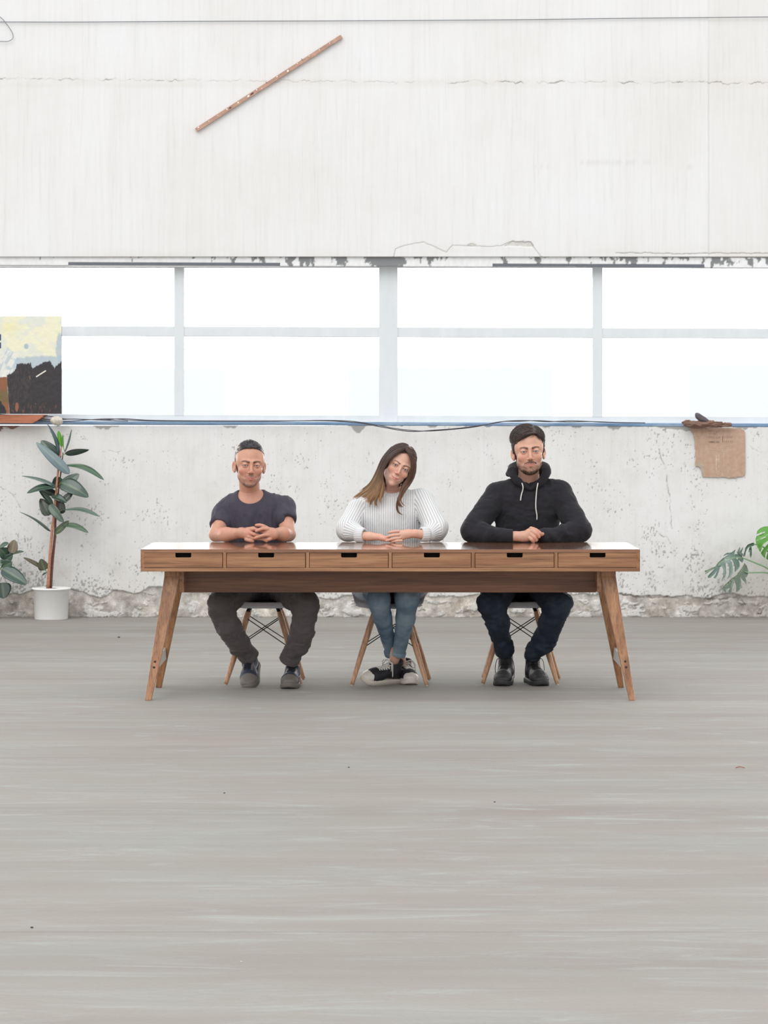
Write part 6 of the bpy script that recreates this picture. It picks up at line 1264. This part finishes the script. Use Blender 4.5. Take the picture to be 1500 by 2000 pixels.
prism('sheet', [xz(*p) for p in pts], yk, yk+.006, cb.m, card); prism('torn_layer', [xz(*p, yk-.001) for p in [(276, 1030), (385, 1028), (420, 1080), (440, 1150), (452, 1230), (440, 1310), (420, 1316), (412, 1225), (395, 1165), (360, 1120), (330, 1105), (285, 1112), (274, 1085)]], yk-.0015, yk-.0002, plain('torn_card', srgb(176, 160, 142), .9, var=.15), card)
ink = plain('faded_ink', srgb(150, 122, 104), .8); ink2 = plain('dark_ink', srgb(96, 76, 66), .8); chalk = plain('chalk', srgb(226, 214, 200), .9)
def text(body, zx, zy, hpx, mat, tracking=1.):
    cu = bpy.data.curves.new('printed_text', 'FONT'); cu.body = body; cu.size = hpx/10/ (FPX/(yk+Y0))*1.35; cu.extrude = .0002; cu.space_character = tracking; cu.align_x = 'LEFT'
    cu.materials.append(mat); tmp = bpy.data.objects.new('printed_text', cu); o = bpy.data.objects.new('printed_text', bpy.data.meshes.new_from_object(tmp)); bpy.data.objects.remove(tmp); C.objects.link(o); p = K(zx, zy, yk-.0006); o.parent = card; o.location = p-np.array(card.location); o.rotation_euler = (math.pi/2, 0, 0)
for b_, x, y, m, t in (('NOCLUT', 545, 440, ink, 1), ('111011', 545, 490, ink, 1), ('NOCLUF', 545, 562, ink, 1), ('N80CI55', 540, 652, ink2, 1), ('1111111', 820, 440, ink, 1.2), ('I I-I-IIII', 830, 560, ink, 1.1), ('33333', 830, 645, ink, 1.35)): text(b_, x, y, 42, m, t)
box('printed_bar', (xz(812, 0)[0], yk-.001, xz(0, 645)[1]), (xz(820, 0)[0], yk-.0002, xz(0, 520)[1]), ink2, card, 0)
def stroke(pts, r_=.0011): mktube('chalk_line', [K(a, b, yk-.0008) for a, b in pts], r_, chalk, card, 5)
stroke([(688, 880), (688, 1250), (720, 1262), (745, 1285)]); stroke([(690, 1000), (740, 960)]); stroke([(742, 880), (744, 1240)], .0009)
stroke([(690, 870), (735, 800), (745, 850), (770, 800), (800, 830), (820, 790)], .0013); stroke([(690, 960), (740, 1010), (692, 1060), (742, 1110), (692, 1160), (742, 1210), (695, 1250), (740, 1265)], .0011)
stroke([(450, 790), (560, 778), (700, 795), (880, 790)], .0006); stroke([(838, 800), (836, 1000), (834, 1270)], .0006); stroke([(840, 690), (860, 705), (880, 690), (905, 712), (925, 690)], .0011); stroke([(950, 690), (960, 705), (975, 680), (985, 705), (1015, 690)], .0012); stroke([(765, 735), (785, 760), (812, 740)], .0007)

# ============================================================ WOODEN LATH ON THE WALL
yl_ = YW-.031; a_, b_ = P(382.8, 254.0, yl_), P(667.2, 70.8, yl_); d = (b_-a_)/np.linalg.norm(b_-a_); nn = np.array((-d[2], 0, d[0])); hw = .0135
lt = root('wooden_lath', (a_+b_)/2, 'long thin reddish wooden lath fixed diagonally high on the wall', 'lath'); V = []
for yy in (yl_, yl_+.018):
    for q, s_ in ((a_, -1), (b_, -1), (b_, 1), (a_, 1)): p = q+nn*hw*s_; V.append((p[0], yy, p[2]))
lo_ = bev('strip', V, [(0,1,2,3),(7,6,5,4),(0,4,5,1),(1,5,6,2),(2,6,7,3),(3,7,4,0)], plain('weathered_lath', srgb(184, 148, 130), .8, var=.18, scale=18, bump=.3), lt, .0015)
whm = plain('white_paint_chip', srgb(240, 238, 234), .8); dkm = plain('dark_knot', srgb(98, 72, 62), .8)
def chip(t, off, w_, h_, mat, name): c_ = a_+(b_-a_)*t+nn*off*hw; o = [c_+d*dx*w_+nn*dz*h_ for dx, dz in ((-1, -.7), (.6, -1), (1, .6), (-.3, 1))]; prism(name, [(p[0], p[2]) for p in o], yl_-.0012, yl_+.001, mat, lt)
for t, off, w_, h_ in ((.02, .5, .007, .004), (.09, .2, .003, .003), (.15, .3, .003, .003), (.215, .4, .006, .005), (.29, .2, .006, .006), (.36, .1, .010, .007), (.42, .5, .005, .005), (.45, -.3, .003, .004), (.56, .5, .006, .004), (.63, 0, .009, .007), (.70, .6, .005, .003), (.78, .5, .004, .003), (.85, .3, .003, .005), (.92, .3, .004, .004)): chip(t, off, w_, h_, whm, 'paint_chip')
for t, off, w_, h_ in ((.235, .1, .010, .006), (.385, .1, .016, .006)): chip(t, off, w_, h_, dkm, 'knot')
for t in (.49, .735): mktube('nail', [a_+(b_-a_)*t+nn*hw*.6+np.array((0, -.004, 0)), a_+(b_-a_)*t+nn*hw*1.5+np.array((0, -.010, 0))], .0018, dkm, lt, 6)

# ============================================================ LITTER ON THE FLOOR
def litter(px, row, s_, mat, label, name='pebble'):
    D = FPX*HC/(row-804); y = D-Y0; p = np.array(((px-750)*D/FPX, y, s_*.45)); v = Vol(p-s_*2, p+s_*2, s_*.22); v.ell(p, (s_, s_*.8, s_*.5), k=.002); v.ell(p+np.array((s_*.5, 0, 0)), (s_*.6, s_*.6, s_*.4), k=s_*.3)
    V, Fq = v.mesh(); V = disp(V, Fq, s_*.3*(fbm(V/s_*1.2, 2, 3)-.5)); V[:, 2] = np.maximum(V[:, 2], .0003); tag(mk(name, V, Fq, mat, loc=(p[0], p[1], 0)), label, 'pebble')
dpm = plain('dark_crumb', srgb(76, 70, 66), .9); lpm = plain('pale_crumb', srgb(214, 208, 198), .9)
litter(62, 1812.5, .0042, dpm, 'dark crumb on the floor near the lower left corner'); litter(438, 1549.5, .0040, dpm, 'dark crumb on the floor left of centre, in front of the desk'); litter(681, 1499.5, .0040, dpm, 'dark crumb on the floor just in front of the desk middle'); litter(232, 1245.5, .008, dpm, 'small dark clod on the floor behind the left desk leg')
litter(966, 1567, .0035, dpm, 'dark crumb on the floor right of centre'); litter(471, 1879, .0024, lpm, 'tiny white crumb on the floor low left of centre')
tw = P(1446, 1501, FPX*HC/697-Y0); tag(mktube('twig', [tw+np.array((-.018, 0, .003)), tw+np.array((0, .01, .006)), tw+np.array((.016, -.004, .003))], .0018, plain('reddish_twig', srgb(150, 92, 78), .8), None, 6, 8, loc=tw), 'short reddish twig on the floor near the right edge', 'twig')
